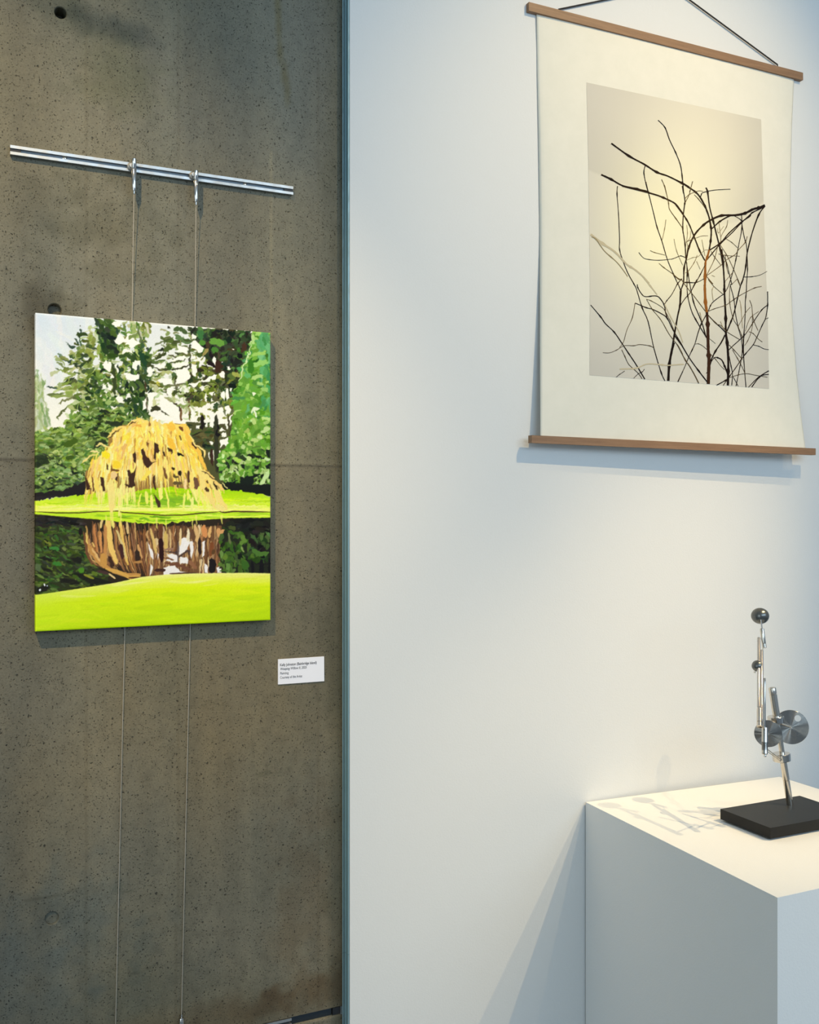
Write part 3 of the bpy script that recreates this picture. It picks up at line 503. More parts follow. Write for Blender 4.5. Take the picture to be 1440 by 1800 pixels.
    for x, y0, y1, w in ((196, 898, 925, 8), (212, 900, 926, 4), (186, 905, 925, 3), (345, 905, 925, 4), (390, 905, 922, 6), (338, 912, 930, 3), (275, 910, 930, 4), (292, 912, 934, 3)):
        P.stroke([(x, y0), (x+1, y1)], w, (240, 236, 130), .75, w*.4)
    # foreground lawn
    fg = [(60, 1046), (90, 1042), (130, 1036), (200, 1025), (250, 1014), (290, 1010), (340, 1008), (400, 1007), (440, 1007), (480, 1008), (480, 1118), (60, 1118)]
    B, m = P.mask(fg); Xg, Yg = B[4], B[5]
    ed = np.interp(Xg, [60, 130, 200, 250, 320, 400, 480], [1046, 1036, 1025, 1014, 1009, 1007, 1008])
    t = np.clip((Yg-ed)/70, 0, 1)[..., None]; q = np.clip((Xg-60)/200, 0, 1)[..., None]*np.ones((Yg.size, 1, 1))
    c0 = np.array([240, 240, 150]); c1 = np.array([214, 232, 30]); c2 = np.array([186, 216, 12]); cl = np.array([198, 226, 60])
    col = np.where(t < .35, c0+(c1-c0)*t/.35, c1+(c2-c1)*(t-.35)/.65); col = col*q+(col*.35+cl*.65)*(1-q)
    v = P.b[B[2]:B[3], B[0]:B[1]]; v += (col/255.-v)*m[..., None]
    P.clip = P.full(fg)
    P.scatter([(63, 1060), (476, 1030), (476, 1100), (63, 1110)], 110, [(206, 230, 30), (190, 222, 16), (220, 236, 60), (176, 210, 20)], 60, 7, -.04, spread=.12, a=.22, jit=4)
    P.scatter([(63, 1045), (250, 1016), (476, 1010), (476, 1022), (250, 1035), (63, 1062)], 40, [(244, 244, 170), (232, 238, 110), (214, 232, 70)], 50, 4, -.1, spread=.06, a=.35, jit=3)
    P.clip = None
    # willow crown
    YL = [(253, 226, 134), (254, 234, 148), (250, 214, 108), (254, 242, 170), (246, 206, 112), (253, 226, 104), (240, 202, 132)]
    crown = [(152, 838), (157, 812), (170, 802), (186, 790), (196, 768), (214, 752), (238, 741), (262, 741), (290, 745), (312, 744), (326, 747), (334, 765), (346, 788), (358, 806), (364, 826), (356, 846), (330, 856), (300, 862), (250, 858), (200, 866), (160, 860)]
    P.poly([(175, 803), (190, 790), (200, 766), (216, 752), (240, 743), (262, 741), (300, 745), (324, 747), (334, 765), (345, 790), (350, 812), (340, 830), (300, 830), (240, 838), (190, 836), (160, 838), (158, 812)], (250, 220, 120))
    def fall(qq):
        return 1.57+(qq[0]-258)*-.006
    P.scatter([(175, 806), (190, 792), (200, 768), (216, 754), (240, 744), (262, 743), (300, 746), (324, 748), (334, 768), (345, 792), (350, 812), (330, 825), (300, 815), (240, 820), (190, 830), (160, 835)], 260, YL, 20, 5, fall, spread=.22, a=.8)
    for i in range(330):                       # hanging strands
        u = P.r.rand(); x = 156+u*206
        yt = np.interp(x, [150, 175, 200, 240, 320, 345, 365], [822, 800, 790, 790, 790, 800, 830])+P.r.rand()*30
        ln = 20+P.r.rand()*42; yb = min(yt+ln, 893)
        sw = (x-258)*.0018*ln*(1+1.3*(x > 300))
        P.stroke([(x, yt), (x+sw*.4, yt+(yb-yt)*.5), (x+sw+P.r.randn(), yb)], 2.2+P.r.rand()*3.6, np.clip(np.array(YL[P.r.randint(7)])+P.r.randn()*6, 0, 255), .9, .8)
    for i in range(150):
        x = (168+P.r.rand()*68) if i < 90 else (330+P.r.rand()*60)
        y = 842+P.r.rand()*26+(x > 300)*(x-330)*.25; L = 12+P.r.rand()*26
        P.stroke([(x, y), (x+P.r.randn()*1.5+(x > 300)*L*.3, min(y+L, 899))], 1.5+P.r.rand()*3.2, [(252, 240, 156), (250, 232, 140), (246, 246, 150), (244, 224, 150)][P.r.randint(4)], .85, .8)
    for i in range(120):
        x = 160+P.r.rand()*200; y = np.interp(x, [150, 185, 215, 262, 320, 345, 365], [812, 785, 758, 748, 752, 790, 830])+P.r.rand()*60
        L = 10+P.r.rand()*20; c1 = [(214, 160, 86), (196, 146, 84), (255, 244, 178), (250, 206, 80), (176, 130, 76), (255, 236, 120)][P.r.randint(6)]
        P.stroke([(x, y), (x+(x-258)*.0016*L*2, y+L)], 1.2+P.r.rand()*2.6, c1, .85, .8)
    w_ = (140, 720, 8)
    for g in ([(670, 850), (700, 830), (730, 910), (760, 900), (800, 780), (790, 880), (770, 1000), (780, 1080), (690, 1110), (630, 1050), (690, 1060), (690, 940)], [(750, 640), (780, 580), (800, 640), (790, 760), (760, 720)], [(870, 560), (905, 545), (930, 650), (985, 690), (1020, 745), (1090, 715), (955, 820), (910, 780), (885, 690)], [(940, 470), (970, 480), (960, 530), (940, 510)], [(1050, 450), (1090, 480), (1130, 590), (1080, 620), (1070, 700), (1040, 690), (1050, 590)],
              [(1160, 570), (1200, 590), (1210, 660), (1180, 650)], [(1230, 540), (1290, 550), (1310, 610), (1250, 590)], [(1170, 800), (1200, 830), (1240, 970), (1200, 980)], [(1310, 820), (1340, 820), (1330, 860)], [(1310, 900), (1400, 930), (1340, 960)], [(1380, 610), (1440, 620), (1440, 650), (1380, 640)], [(1030, 960), (1060, 920), (1070, 1060), (1080, 1150), (1050, 1120)], [(1040, 1180), (1080, 1230), (1130, 1280), (1140, 1370), (1100, 1380)],
              [(380, 750), (400, 780), (400, 850), (380, 840)], [(440, 760), (470, 830), (560, 850), (560, 870), (440, 860)], [(170, 940), (190, 960), (210, 1150), (180, 1150)], [(290, 950), (340, 960), (360, 1140), (310, 1150)], [(80, 930), (120, 1010), (150, 1130), (100, 1130)], [(500, 900), (550, 890), (530, 1010), (500, 980)], [(1380, 880), (1430, 870), (1430, 930), (1390, 910)]):
        Q(*w_, (112, 82, 52) if P.r.rand() < .5 else (66, 46, 34), *g, soft=1)
    for g, w, col in (([(40, 750), (60, 720), (150, 650), (240, 640)], 2.5, (240, 222, 140)), ([(150, 590), (280, 590)], 3, (244, 226, 160)), ([(230, 510), (280, 480), (380, 520), (450, 540)], 3, (240, 222, 150)), ([(400, 400), (440, 330), (530, 260), (660, 240)], 4, (244, 214, 130)), ([(420, 400), (520, 290)], 1.4, (60, 44, 30)), ([(760, 150), (860, 145), (960, 170)], 4, (250, 220, 130)), ([(660, 215), (760, 170), (840, 165)], 3, (246, 214, 130)),
                      ([(700, 215), (790, 165)], 1.2, (60, 44, 30)), ([(320, 610), (380, 640), (380, 680)], 11, (250, 222, 66)), ([(480, 740), (560, 800)], 12, (250, 210, 74)), ([(600, 560), (660, 480)], 6, (226, 184, 116)), ([(640, 370), (660, 420)], 12, (252, 226, 100)), ([(1240, 220), (1340, 260)], 12, (248, 196, 92)), ([(1260, 400), (1330, 560)], 10, (246, 194, 84)), ([(560, 1180), (560, 1360)], 6, (250, 232, 150)), ([(440, 1000), (450, 1440)], 10, (246, 226, 146)), ([(560, 1380), (550, 1500)], 3, (246, 240, 150)),
                      ([(300, 1080), (310, 1230)], 5, (246, 224, 140)), ([(150, 900), (160, 1110)], 4, (248, 222, 130)), ([(230, 950), (260, 1150)], 7, (248, 218, 120)), ([(870, 1180), (830, 1300), (830, 1380)], 3, (240, 236, 120)), ([(940, 1150), (950, 1330)], 6, (240, 236, 130)), ([(1200, 1100), (1250, 1280), (1255, 1390)], 3.5, (244, 238, 130)), ([(620, 1200), (670, 1330)], 3, (244, 238, 130)), ([(860, 700), (860, 1000)], 9, (250, 226, 140)), ([(1130, 780), (1150, 1000)], 8, (250, 220, 124)), ([(1000, 850), (880, 1000)], 7, (252, 222, 110)), ([(980, 160), (990, 240)], 3, (150, 110, 66)), ([(1010, 1200), (1020, 1400)], 5, (246, 238, 140)), ([(1130, 1100), (1150, 1260)], 7, (248, 238, 140)),
                      ([(780, 220), (870, 240)], 4, (226, 170, 90)), ([(650, 500), (580, 700)], 4, (230, 186, 120)), ([(450, 900), (520, 940)], 12, (236, 206, 150))):
        Z(*w_, w, col, *g)
    for g, w, col in (([(290, 300), (340, 400), (370, 430), (480, 500), (480, 600)], 3.5, (250, 224, 150)), ([(200, 200), (250, 320), (300, 430), (400, 520), (440, 640), (500, 770)], 7, (244, 196, 96)), ([(140, 130), (210, 160), (270, 260)], 7, (246, 206, 110)), ([(430, 780), (520, 820), (620, 890)], 4, (240, 206, 130)), ([(360, 720), (420, 820), (470, 1000), (560, 1160), (640, 1320)], 9, (244, 220, 140)), ([(380, 760), (500, 840), (600, 960), (700, 1200), (790, 1330)], 10, (246, 222, 140)),
                      ([(580, 900), (700, 1000), (740, 1080)], 5, (236, 206, 130)), ([(340, 880), (370, 1030)], 10, (110, 84, 66)), ([(250, 780), (260, 940)], 4, (80, 56, 44)), ([(290, 800), (310, 1040)], 7, (248, 220, 130)), ([(210, 900), (210, 1040)], 5, (240, 214, 160)), ([(420, 900), (430, 1040)], 4, (244, 222, 140)), ([(200, 1100), (180, 1340)], 4, (236, 240, 130)), ([(250, 1050), (240, 1200)], 4, (240, 240, 120)), ([(310, 1150), (300, 1350)], 5, (240, 242, 150)), ([(480, 1200), (480, 1330)], 5, (232, 240, 110)), ([(400, 1000), (400, 1250)], 4, (230, 236, 120)), ([(150, 160), (160, 210)], 6, (110, 70, 40)), ([(440, 780), (560, 860), (620, 920)], 1.6, (70, 46, 34)),
                      ([(490, 1010), (530, 1070)], 5, (80, 60, 40)), ([(510, 920), (530, 960)], 3, (90, 66, 40)), ([(0, 470), (20, 510)], 5, (70, 48, 30)), ([(100, 530), (185, 575)], 4, (20, 18, 20)), ([(20, 740), (60, 760)], 5, (60, 46, 30)), ([(110, 790), (150, 830)], 5, (40, 34, 24)), ([(40, 850), (110, 870)], 5, (90, 80, 50)), ([(40, 960), (160, 960)], 8, (100, 86, 56)), ([(600, 950), (660, 1040)], 3, (60, 46, 30)), ([(720, 960), (800, 1030)], 2, (226, 220, 150)), ([(120, 290), (160, 350)], 3, (120, 90, 50)), ([(300, 380), (360, 470)], 3, (76, 50, 36)), ([(640, 1280), (760, 1330)], 10, (242, 226, 150))):
        Z(*e, w, col, *g)
    g = P.b.mean(-1, keepdims=True); P.b[:] = np.clip(g+(P.b-g)*1.17, 0, 1)               # richer pigment
    n = int((872-P.y0)*P.k); P.b[:n] = np.clip(P.b[:n]+.10*(P.b[:n]-.45)*(P.b[:n] < .72), 0, 1)
    # brush wander: the whole paint layer is dragged about by smooth noise, so edges go ragged
    i0 = int((64.5-P.x0)*P.k); i1 = int((475-P.x0)*P.k)
    P.b[:, :i0] = P.b[:, i0:i0+1]; P.b[:, i1:] = P.b[:, i1:i1+1]
    def sm(n, sc):
        a = P.r.randn(P.Hh//n+3, P.W//n+3)
        yy = np.arange(P.Hh)/n; xx = np.arange(P.W)/n; i = yy.astype(int); j = xx.astype(int)
        u = (yy-i)[:, None]; v = (xx-j)[None]; u = u*u*(3-2*u); v = v*v*(3-2*v)
        return sc*((a[i][:, j]*(1-v)+a[i][:, j+1]*v)*(1-u)+(a[i+1][:, j]*(1-v)+a[i+1][:, j+1]*v)*u)
    Yc = np.arange(P.Hh)[:, None]/P.k+P.y0
    kx = np.clip((1012-Yc)/20, 0, 1)*np.where((Yc > 893) & (Yc < 910), .35, 1)
    kv = 1-.65*np.clip((Yc-770)/30, 0, 1)*np.clip(1-abs(np.arange(P.W)[None]/P.k+P.x0-265)/150+.5, 0, 1)
    dx = (sm(9, 1.5)+sm(4, .9))*kx*kv; dy = (sm(8, 1.5)+sm(4, .9))*kx*np.where((Yc > 890) & (Yc < 915), .25, 1)
    jx = np.clip(np.arange(P.W)[None]+dx, 0, P.W-1.01); jy = np.clip(np.arange(P.Hh)[:, None]+dy, 0, P.Hh-1.01)
    ix = jx.astype(int); iy = jy.astype(int); u = (jx-ix)[..., None]; v = (jy-iy)[..., None]; b0 = P.b
    P.b = ((b0[iy, ix]*(1-u)+b0[iy, ix+1]*u)*(1-v)+(b0[iy+1, ix]*(1-u)+b0[iy+1, ix+1]*u)*v).astype(np.float32)
    # canvas weave and a little paint thickness in the colour
    P.b *= 1+.02*P.r.randn(P.Hh, P.W, 1).astype(np.float32)
    P.b[:] = np.clip(P.b, 0, 1)
    return P
# ------------------------------------------------------------------ the shell
YW = -.020                                              # face of the white wall, proud of the concrete at y = 0
XE = onY(601.5, 900, 0).x                               # end of the concrete
XT = onY(615, 900, YW).x                                # start of the white face
ZG1 = .681; ZG0 = .6655                                 # reveal groove in the concrete
def tint(X, Z):
    """stains and pour marks that belong to the concrete, as one colour per point (sRGB)"""
    c = np.stack([np.full_like(X, v/255.) for v in (110, 104, 87)], -1)
    def lay(m, col, k): c[:] = c*(1-(m*k)[..., None]*(1-np.array(col)/1.0))
    def blob(px, py, sx, sy, rot=0, p=1.0, ns=.5, sd=3):
        q = onY(px, py); s = .00103
        dx = (X-q.x)/(sx*s); dz = (Z-q.z)/(sy*s); a = math.radians(rot)
        u = dx*math.cos(a)*1.0+dz*math.sin(a)*sy/sx; v = -dx*math.sin(a)*sx/sy+dz*math.cos(a)
        r = np.sqrt(u*u+v*v)+ns*vnoise(X, Z, sd, 30)+ns*.5*vnoise(X, Z, sd+1, 90)
        return np.clip(1.25-r, 0, 1)**p
    streak = vnoise(X, Z*.06, 8, 9)+.6*vnoise(X, Z*.1, 9, 28)+.3*vnoise(X, Z*.15, 10, 70)
    c *= (1+.13*streak)[..., None]
    big = vnoise(X, Z, 21, 3.1)+.5*vnoise(X, Z, 22, 7)
    c[..., 0] *= 1+.05*big; c[..., 2] *= 1-.10*big
    lay(blob(110, 24, 42, 36), (.74, .78, .76), .8); lay(blob(150, 34, 70, 24, -10), (.74, .78, .79), .8); lay(blob(222, 52, 62, 22, -14), (.74, .78, .82), .9)   # dark smear by the upper tie hole
    lay(blob(200, 130, 80, 55, 0, 1, .9), (.84, .87, .80), .7); lay(blob(190, 380, 110, 90, 0, 1, 1.2), (.84, .84, .80), .7); lay(blob(60, 350, 130, 60, 0, 1, 1), (.9, .9, .88), .5)
    lay(blob(97, 545, 46, 36, 0, 1, .7), (.66, .64, .56), .85); lay(blob(60, 560, 30, 60, 0, 1, .7), (.84, .8, .74), .5)
    lay(blob(92, 1612, 32, 26, 0, 1, .5), (.74, .78, .82), .8); lay(blob(120, 1640, 130, 90, 0, 1, .9), (.90, .94, .98), .8); lay(blob(60, 1700, 160, 140, 0, 1, .9), (.93, .97, 1.02), .8); lay(blob(260, 1740, 140, 60, 0, 1, .9), (.86, .89, .92), .6)
    lay(blob(530, 1745, 80, 34, 5, 1, 1.4), (.86, .79, .71), .8); lay(blob(430, 1775, 90, 30, 0, 1, 1.4), (.90, .85, .80), .8)
    lay(blob(540, 1560, 70, 160, 0, 1, 1.0), (.92, .86, .80), .6)
    for (px, py, s_) in ((488, 10, 1), (490, 50, 1), (492, 90, 1), (500, 130, 1.1), (505, 158, 1)): lay(blob(px, py, 7*s_, 26, 0, 1, .4), (.86, .80, .60), .7)
    lay(np.clip(1-np.abs(X-.665)/.035+.8*vnoise(X, Z, 31, 25), 0, 1), (.80, .80, .74), .7)          # darker towards the free edge
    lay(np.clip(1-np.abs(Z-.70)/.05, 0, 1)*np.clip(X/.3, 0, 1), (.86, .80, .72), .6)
    pour = 1.6865-.004*X; lay((np.abs(Z-pour) < .0026)*1.0, (.72, .70, .68), .8); lay(np.clip(1-np.abs(Z-pour-.006)/.005, 0, 1), (1.12, 1.12, 1.12), .5)
    lay((Z > pour)*1.0, (1.015, 1.03, 1.04), 1); lay(((Z < 1.452) & (X > .5))*1.0, (.95, .96, .97), .8)
    lay((np.abs(X-.5365) < .0018)*(Z > 1.8)*(Z < 2.25)*1.0, (1.14, 1.12, 1.08), .8)
    for px in (312, 152, 560): q = onY(px, 900).x; lay((np.abs(X-q+.004*vnoise(X*0, Z, 5, 4)) < .0022)*1.0, (.93, .92, .90), .8)
    # fine scratches near the lower tie hole
    for a, b in (((45, 1582), (130, 1565)), ((155, 1620), (178, 1580)), ((230, 1712), (275, 1694))):
        p, q = onY(*a), onY(*b); dx, dz = q.x-p.x, q.z-p.z; L = dx*dx+dz*dz; t = np.clip(((X-p.x)*dx+(Z-p.z)*dz)/L, 0, 1)
        dd = np.hypot(X-p.x-t*dx, Z-p.z-t*dz+.01*t*(1-t)); lay(np.clip(1-dd/.0028, 0, 1), (.80, .79, .76), .7)
    return np.clip(c, 0, 1)
holes = [(onY(108, 24), .0095, .030), (onY(97, 543), .0105, .011), (onY(92, 1612), .0105, .004)]
def concrete_wall():
    st = .0045; xs = np.arange(-.30, XE, st); xs = np.append(xs, XE); zs = np.append(np.arange(ZG1, 2.75, st), 2.75)
    X, Z = np.meshgrid(xs, zs); P3 = np.stack([X, 0*X, Z], -1); me = grid_mesh('wall_left', P3, tint(X, Z))
    bm = bmesh.new(); bm.from_mesh(me); bm.verts.ensure_lookup_table(); cl = bm.verts.layers.float_color['Col']; C_ = len(xs); gone = []
    for c, r, dep in holes:
        i = int(round((c.x-xs[0])/st)); j = int(round((c.z-zs[0])/st)); n = 4
        cx, cz = xs[i], zs[j]
        ring = [(i+a, j-n) for a in range(-n, n)]+[(i+n, j+b) for b in range(-n, n)]+[(i+a, j+n) for a in range(n, -n, -1)]+[(i-n, j+b) for b in range(n, -n, -1)]
        rv = [bm.verts[b*C_+a] for a, b in ring]
        kill = [bm.verts[b*C_+a] for a in range(i-n+1, i+n) for b in range(j-n+1, j+n)]
        def circ(y, k):
            o = []
            for v in rv:
                d = Vector((v.co.x-cx, 0, v.co.z-cz)).normalized()
                q = bm.verts.new((cx+d.x*r*k, y, cz+d.z*r*k)); q[cl] = v[cl]; o.append(q)
            return o
        rings = [rv, circ(0, 1.12), circ(.0012, 1), circ(dep, .93)]
        for A, B in zip(rings, rings[1:]):
            for k in range(len(A)): bm.faces.new((A[k], A[(k+1) % len(A)], B[(k+1) % len(B)], B[k]))
        bm.faces.new(rings[-1]); gone += kill; bm.verts.ensure_lookup_table()
    bmesh.ops.delete(bm, geom=gone, context='VERTS')
    bmesh.ops.recalc_face_normals(bm, faces=bm.faces)
    if sum(f.normal.y for f in list(bm.faces)[:50]) > 0: bmesh.ops.reverse_faces(bm, faces=bm.faces)
    # edges of the slab: arris into the groove and round the free end
    def band(pts):
        vs = [[bm.verts.new(p) for p in row] for row in pts]
        for row in vs:
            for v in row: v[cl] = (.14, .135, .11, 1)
        for a, b in zip(vs, vs[1:]):
            for k in range(len(a)-1): bm.faces.new((a[k], a[k+1], b[k+1], b[k]))
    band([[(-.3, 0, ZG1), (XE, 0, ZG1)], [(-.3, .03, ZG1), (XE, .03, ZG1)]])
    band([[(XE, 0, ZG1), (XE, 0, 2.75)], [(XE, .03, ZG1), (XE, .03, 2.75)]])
    bm.to_mesh(me); bm.free()
    return tag(link('wall_left', me, M['concrete']), kind='structure')
wall_c = concrete_wall()
def lower_slab():
    xs = np.arange(-.30, XE+.0045, .0045); xs[-1] = XE; zs = np.arange(.0, ZG0+.006, .006); zs[-1] = ZG0
    X, Z = np.meshgrid(xs, zs); t = tint(X, Z)
    X = np.vstack([X, X[-1:]]); Z = np.vstack([Z, Z[-1:]]); Y = X*0; Y[-1] = .03; t = np.concatenate([t, t[-1:]])
    me = grid_mesh('lower_slab', np.stack([X, Y, Z], -1), t); return link('lower_slab', me, M['concrete'], wall_c)
lower_slab()
box('groove_back', (-.3, .028, .60), (XE, .06, .76), M['darkmetal'], wall_c)
# steel edge channel between concrete and plaster wall, in two lengths butted at a hairline joint
zj = onY(608, 1672, -.004).z
for k, (z0, z1) in enumerate(((0, zj-.0004), (zj+.0004, 3.9))):
    bm = bmesh.new(); boxb(bm, (XE+.0016, -.006, z0), (XT-.0022, .02, z1)); boxb(bm, (XE+.0016, -.0085, z0), (XE+.0038, -.0058, z1)); boxb(bm, (XT-.0095, -.0085, z0), (XT-.0080, -.0058, z1)); boxb(bm, (XT-.0034, YW+.0004, z0), (XT-.0007, .02, z1))
    tag(from_bm('trim_%d' % (k+1), bm, M['trim']), kind='structure')
box('shadow_joint', (XE, .006, .0), (XE+.0016, .03, 3.9), M['dark'], wall_c)
wr = box('wall_right', (XT, YW, 0), (6.0, .12, 3.9), M['white'], bevel=.0012); tag(wr, kind='structure')
tag(box('wall_back', (-4.0, .06, 0), (XT, .18, 3.9), M['ceiling']), kind='structure')
tag(box('floor', (-4, -6, -.1), (6, .18, 0), M['floor']), kind='structure')
tag(box('ceiling', (-4, -6, 3.9), (6, .18, 4.0), M['ceiling']), kind='structure')
tag(box('wall_side', (-4.1, -6, 0), (-4, .18, 3.9), M['white']), kind='structure')

# ------------------------------------------------------------------ hanging rail on the concrete
def hanging_rail():
    x0, x1 = onY(18, 260, -.008).x, onY(515.6, 335, -.008).x
    zt, zb = onY(18, 254.5, -.008).z, onY(18, 270.8, -.008).z; h = zt-zb
    t = empty('hanging_rail', (x0, 0, zb)); tag(t, 'silver aluminium picture hanging rail screwed high on the concrete wall', 'rail')
    box('rail_lip', (x0, -.008, zt-.0048), (x1, -.0005, zt), M['alu'], t, .0005)
    box('rail_lip', (x0, -.008, zb), (x1, -.0005, zb+.0046), M['alu'], t, .0005)
    box('rail_channel', (x0+.012, -.0030, zb+.0046), (x1-.012, -.0006, zt-.0048), M['chan'], t)
    for a in (x0+.0003, x1-.0165): box('end_plug', (a, -.0062, zb+.0046), (a+.0162, -.0006, zt-.0048), M['dark'], t)
    for px, py in ((114, 278), (431, 323)):
        q = onY(px, py, -.004); turned('screw', (q.x, -.0030, zb+.0072), (0, -1, 0), [(0, 0), (0, .0036), (.0012, .0034), (.0022, .0018), (.0024, 0)], M['nickel'], t, 16)
    return zt, zb
RZT, RZB = hanging_rail()
YC = -.0035
def hanger(name, pt, pm0, pm1, pb, label, zend):
    """pt gripper axis at the rail, then the cable through measured points above and below the canvas"""
    q = onY(pt[0], pt[1], -.018); t = empty(name, (q.x, -.018, q.z)); tag(t, label, 'picture hanger', 'cable hangers of the painting')
    turned('gripper', (q.x, -.018, q.z), (0, 0, -1), [(0, 0), (0, .0036), (.0006, .0041), (.0170, .0041), (.0174, .0038), (.0180, .0041), (.0470, .0039), (.0540, .0025), (.0545, .0015), (.0590, .0015), (.0590, 0)], M['steel'], t, 24)
    turned('clamp_puck', (q.x-.0035, -.0062, (RZT+RZB)/2), (0, -1, 0), [(0, 0), (0, .0065), (.006, .0065), (.0072, .0055), (.0085, .004), (.0115, .0035), (.0118, 0)], M['alu'], t, 24)
    a, b, c = onY(*pm0, YC), onY(*pm1, YC), onY(*pb, YC)
    d = (c-b); e = c+d*((zend-c.z)/d.z)
    tube('cable', [(q.x, -.018, q.z-.058), (q.x+.3*(a.x-q.x), -.013, q.z+.3*(a.z-q.z)-.04), a, b, c, e], .00052, M['cable'], t, 8)
    turned('cable_end', e+Vector((0, 0, .001)), (0, 0, -1), [(0, 0), (0, .0014), (.006, .0014), (.0062, .0036), (.0085, .0044), (.0095, .0040), (.0105, .0044), (.034, .0044), (.034, 0)], M['steel'], t, 20)
hanger('cable_hanger', (235.6, 279), (232, 564), (219.5, 1104), (205.5, 1700), 'steel cable with cylindrical gripper, the left of two holding the painting', .712)
hanger('cable_hanger', (344.6, 300), (343, 573), (334.5, 1097), (321, 1700), 'steel cable with cylindrical gripper, the right of two holding the painting', onY(318.5, 1784, YC).z)
def groove_rail():
    x1 = onY(513, 1790, -.002).x
    t = empty('lower_rail', (0, 0, ZG0)); tag(t, 'thin aluminium rail in the groove near the foot of the concrete wall', 'rail')
    box('rail_lip', (-.3, -.0015, ZG1-.0058), (x1, .020, ZG1-.0010), M['alu'], t, .0004); box('rail_lip', (-.3, -.0015, ZG0+.0008), (x1, .020, ZG0+.0050), M['alu'], t, .0004)
    box('rail_channel', (-.3, .0085, ZG0+.0050), (x1, .020, ZG1-.0058), M['chan'], t)
    box('channel_liner', (x1+.001, .004, ZG0+.0012), (XE-.020, .020, ZG1-.0014), M['darkmetal'], t)
    box('end_plug', (XE-.0185, .0008, ZG0+.0014), (XE-.004, .020, ZG1-.0014), M['dark'], t)
    box('end_tab', (XE-.0035, -.0010, ZG0+.0002), (XE+.0012, .004, ZG1-.0006), M['alu'], t, .0004)
groove_rail()

# ------------------------------------------------------------------ the painting
def painting():
    YF = -.0225; YB = -.0048; dep = YB-YF
    c = {k: onY(*v, YF) for k, v in dict(tl=(62.8, 549.6), tr=(475.6, 585), bl=(61.8, 1110.4), br=(476, 1090)).items()}
    x0 = (c['tl'].x+c['bl'].x)/2; x1 = (c['tr'].x+c['br'].x)/2; z1l, z1r, z0l, z0r = c['tl'].z, c['tr'].z, c['bl'].z, c['br'].z
    t = empty('painting', (x0, YB, min(z0l, z0r))); tag(t, 'unframed canvas painting of a yellow weeping willow beside a dark pond', 'painting')
    P = paint_willow(); W = x1-x0; H = z1l-z0l; nx, nz = 500, 640; rr = .0025
    s = np.concatenate([[-dep, -dep*.5, -rr], np.linspace(-rr*.5, W+rr*.5, nx), [W+rr, W+dep*.5, W+dep]])
    v = np.concatenate([[-dep, -dep*.5, -rr], np.linspace(-rr*.5, H+rr*.5, nz), [H+rr, H+dep*.5, H+dep]])
    Sx, V = np.meshgrid(s, v[::-1]); ox = np.maximum(0, np.maximum(-Sx, Sx-W)); oz = np.maximum(0, np.maximum(-V, V-H))
    u = np.clip(Sx, 0, W); q = np.clip(V, 0, H); edge = np.minimum(np.minimum(u, W-u), np.minimum(q, H-q))
    Y = YF+np.maximum(ox, oz)+.0009*np.clip(1-edge/.0035, 0, 1)**2
    Y = Y+.0007*np.sin(np.pi*u/W)*np.sin(np.pi*q/H)                   # the cloth sags a hair between its bars
    X = x0+u; a = u/W; f = q/H
    Z = (z0l*(1-a)+z0r*a)*(1-f)+(z1l*(1-a)+z1r*a)*f
    # rounded corner: pull the corner in a little
    # look the colours up in the painted sheet
    dx = X-CAM.x; dy = np.full_like(X, YF)-CAM.y; dz = Z-CAM.z
    d = dx*FW.x+dy*FW.y; px = 720+FPX*(dx*RT.x+dy*RT.y)/d; py = 900-FPX*dz/d
    bx = np.clip((px-P.x0)*P.k-.5, 0, P.W-1.01); by = np.clip((py-P.y0)*P.k-.5, 0, P.Hh-1.01); i = bx.astype(int); j = by.astype(int); fu = (bx-i)[..., None]; fv = (by-j)[..., None]
    C = (P.b[j, i]*(1-fu)+P.b[j, i+1]*fu)*(1-fv)+(P.b[j+1, i]*(1-fu)+P.b[j+1, i+1]*fu)*fv
    me = grid_mesh('painted_canvas', np.stack([X, Y, Z], -1)[::-1], C[::-1]); link('painted_canvas', me, M['paint'], t, True)
    zb, zt = max(z0l, z0r)+.001, min(z1l, z1r)-.001; k = .036
    for a_, b_ in (((x0+.001, zb), (x0+k, zt)), ((x1-k, zb), (x1-.001, zt)), ((x0+k, zb), (x1-k, zb+k)), ((x0+k, zt-k), (x1-k, zt))):
        box('stretcher_bar', (a_[0], YF+.005, a_[1]), (b_[0], YB, b_[1]), M['wood'], t)
painting()

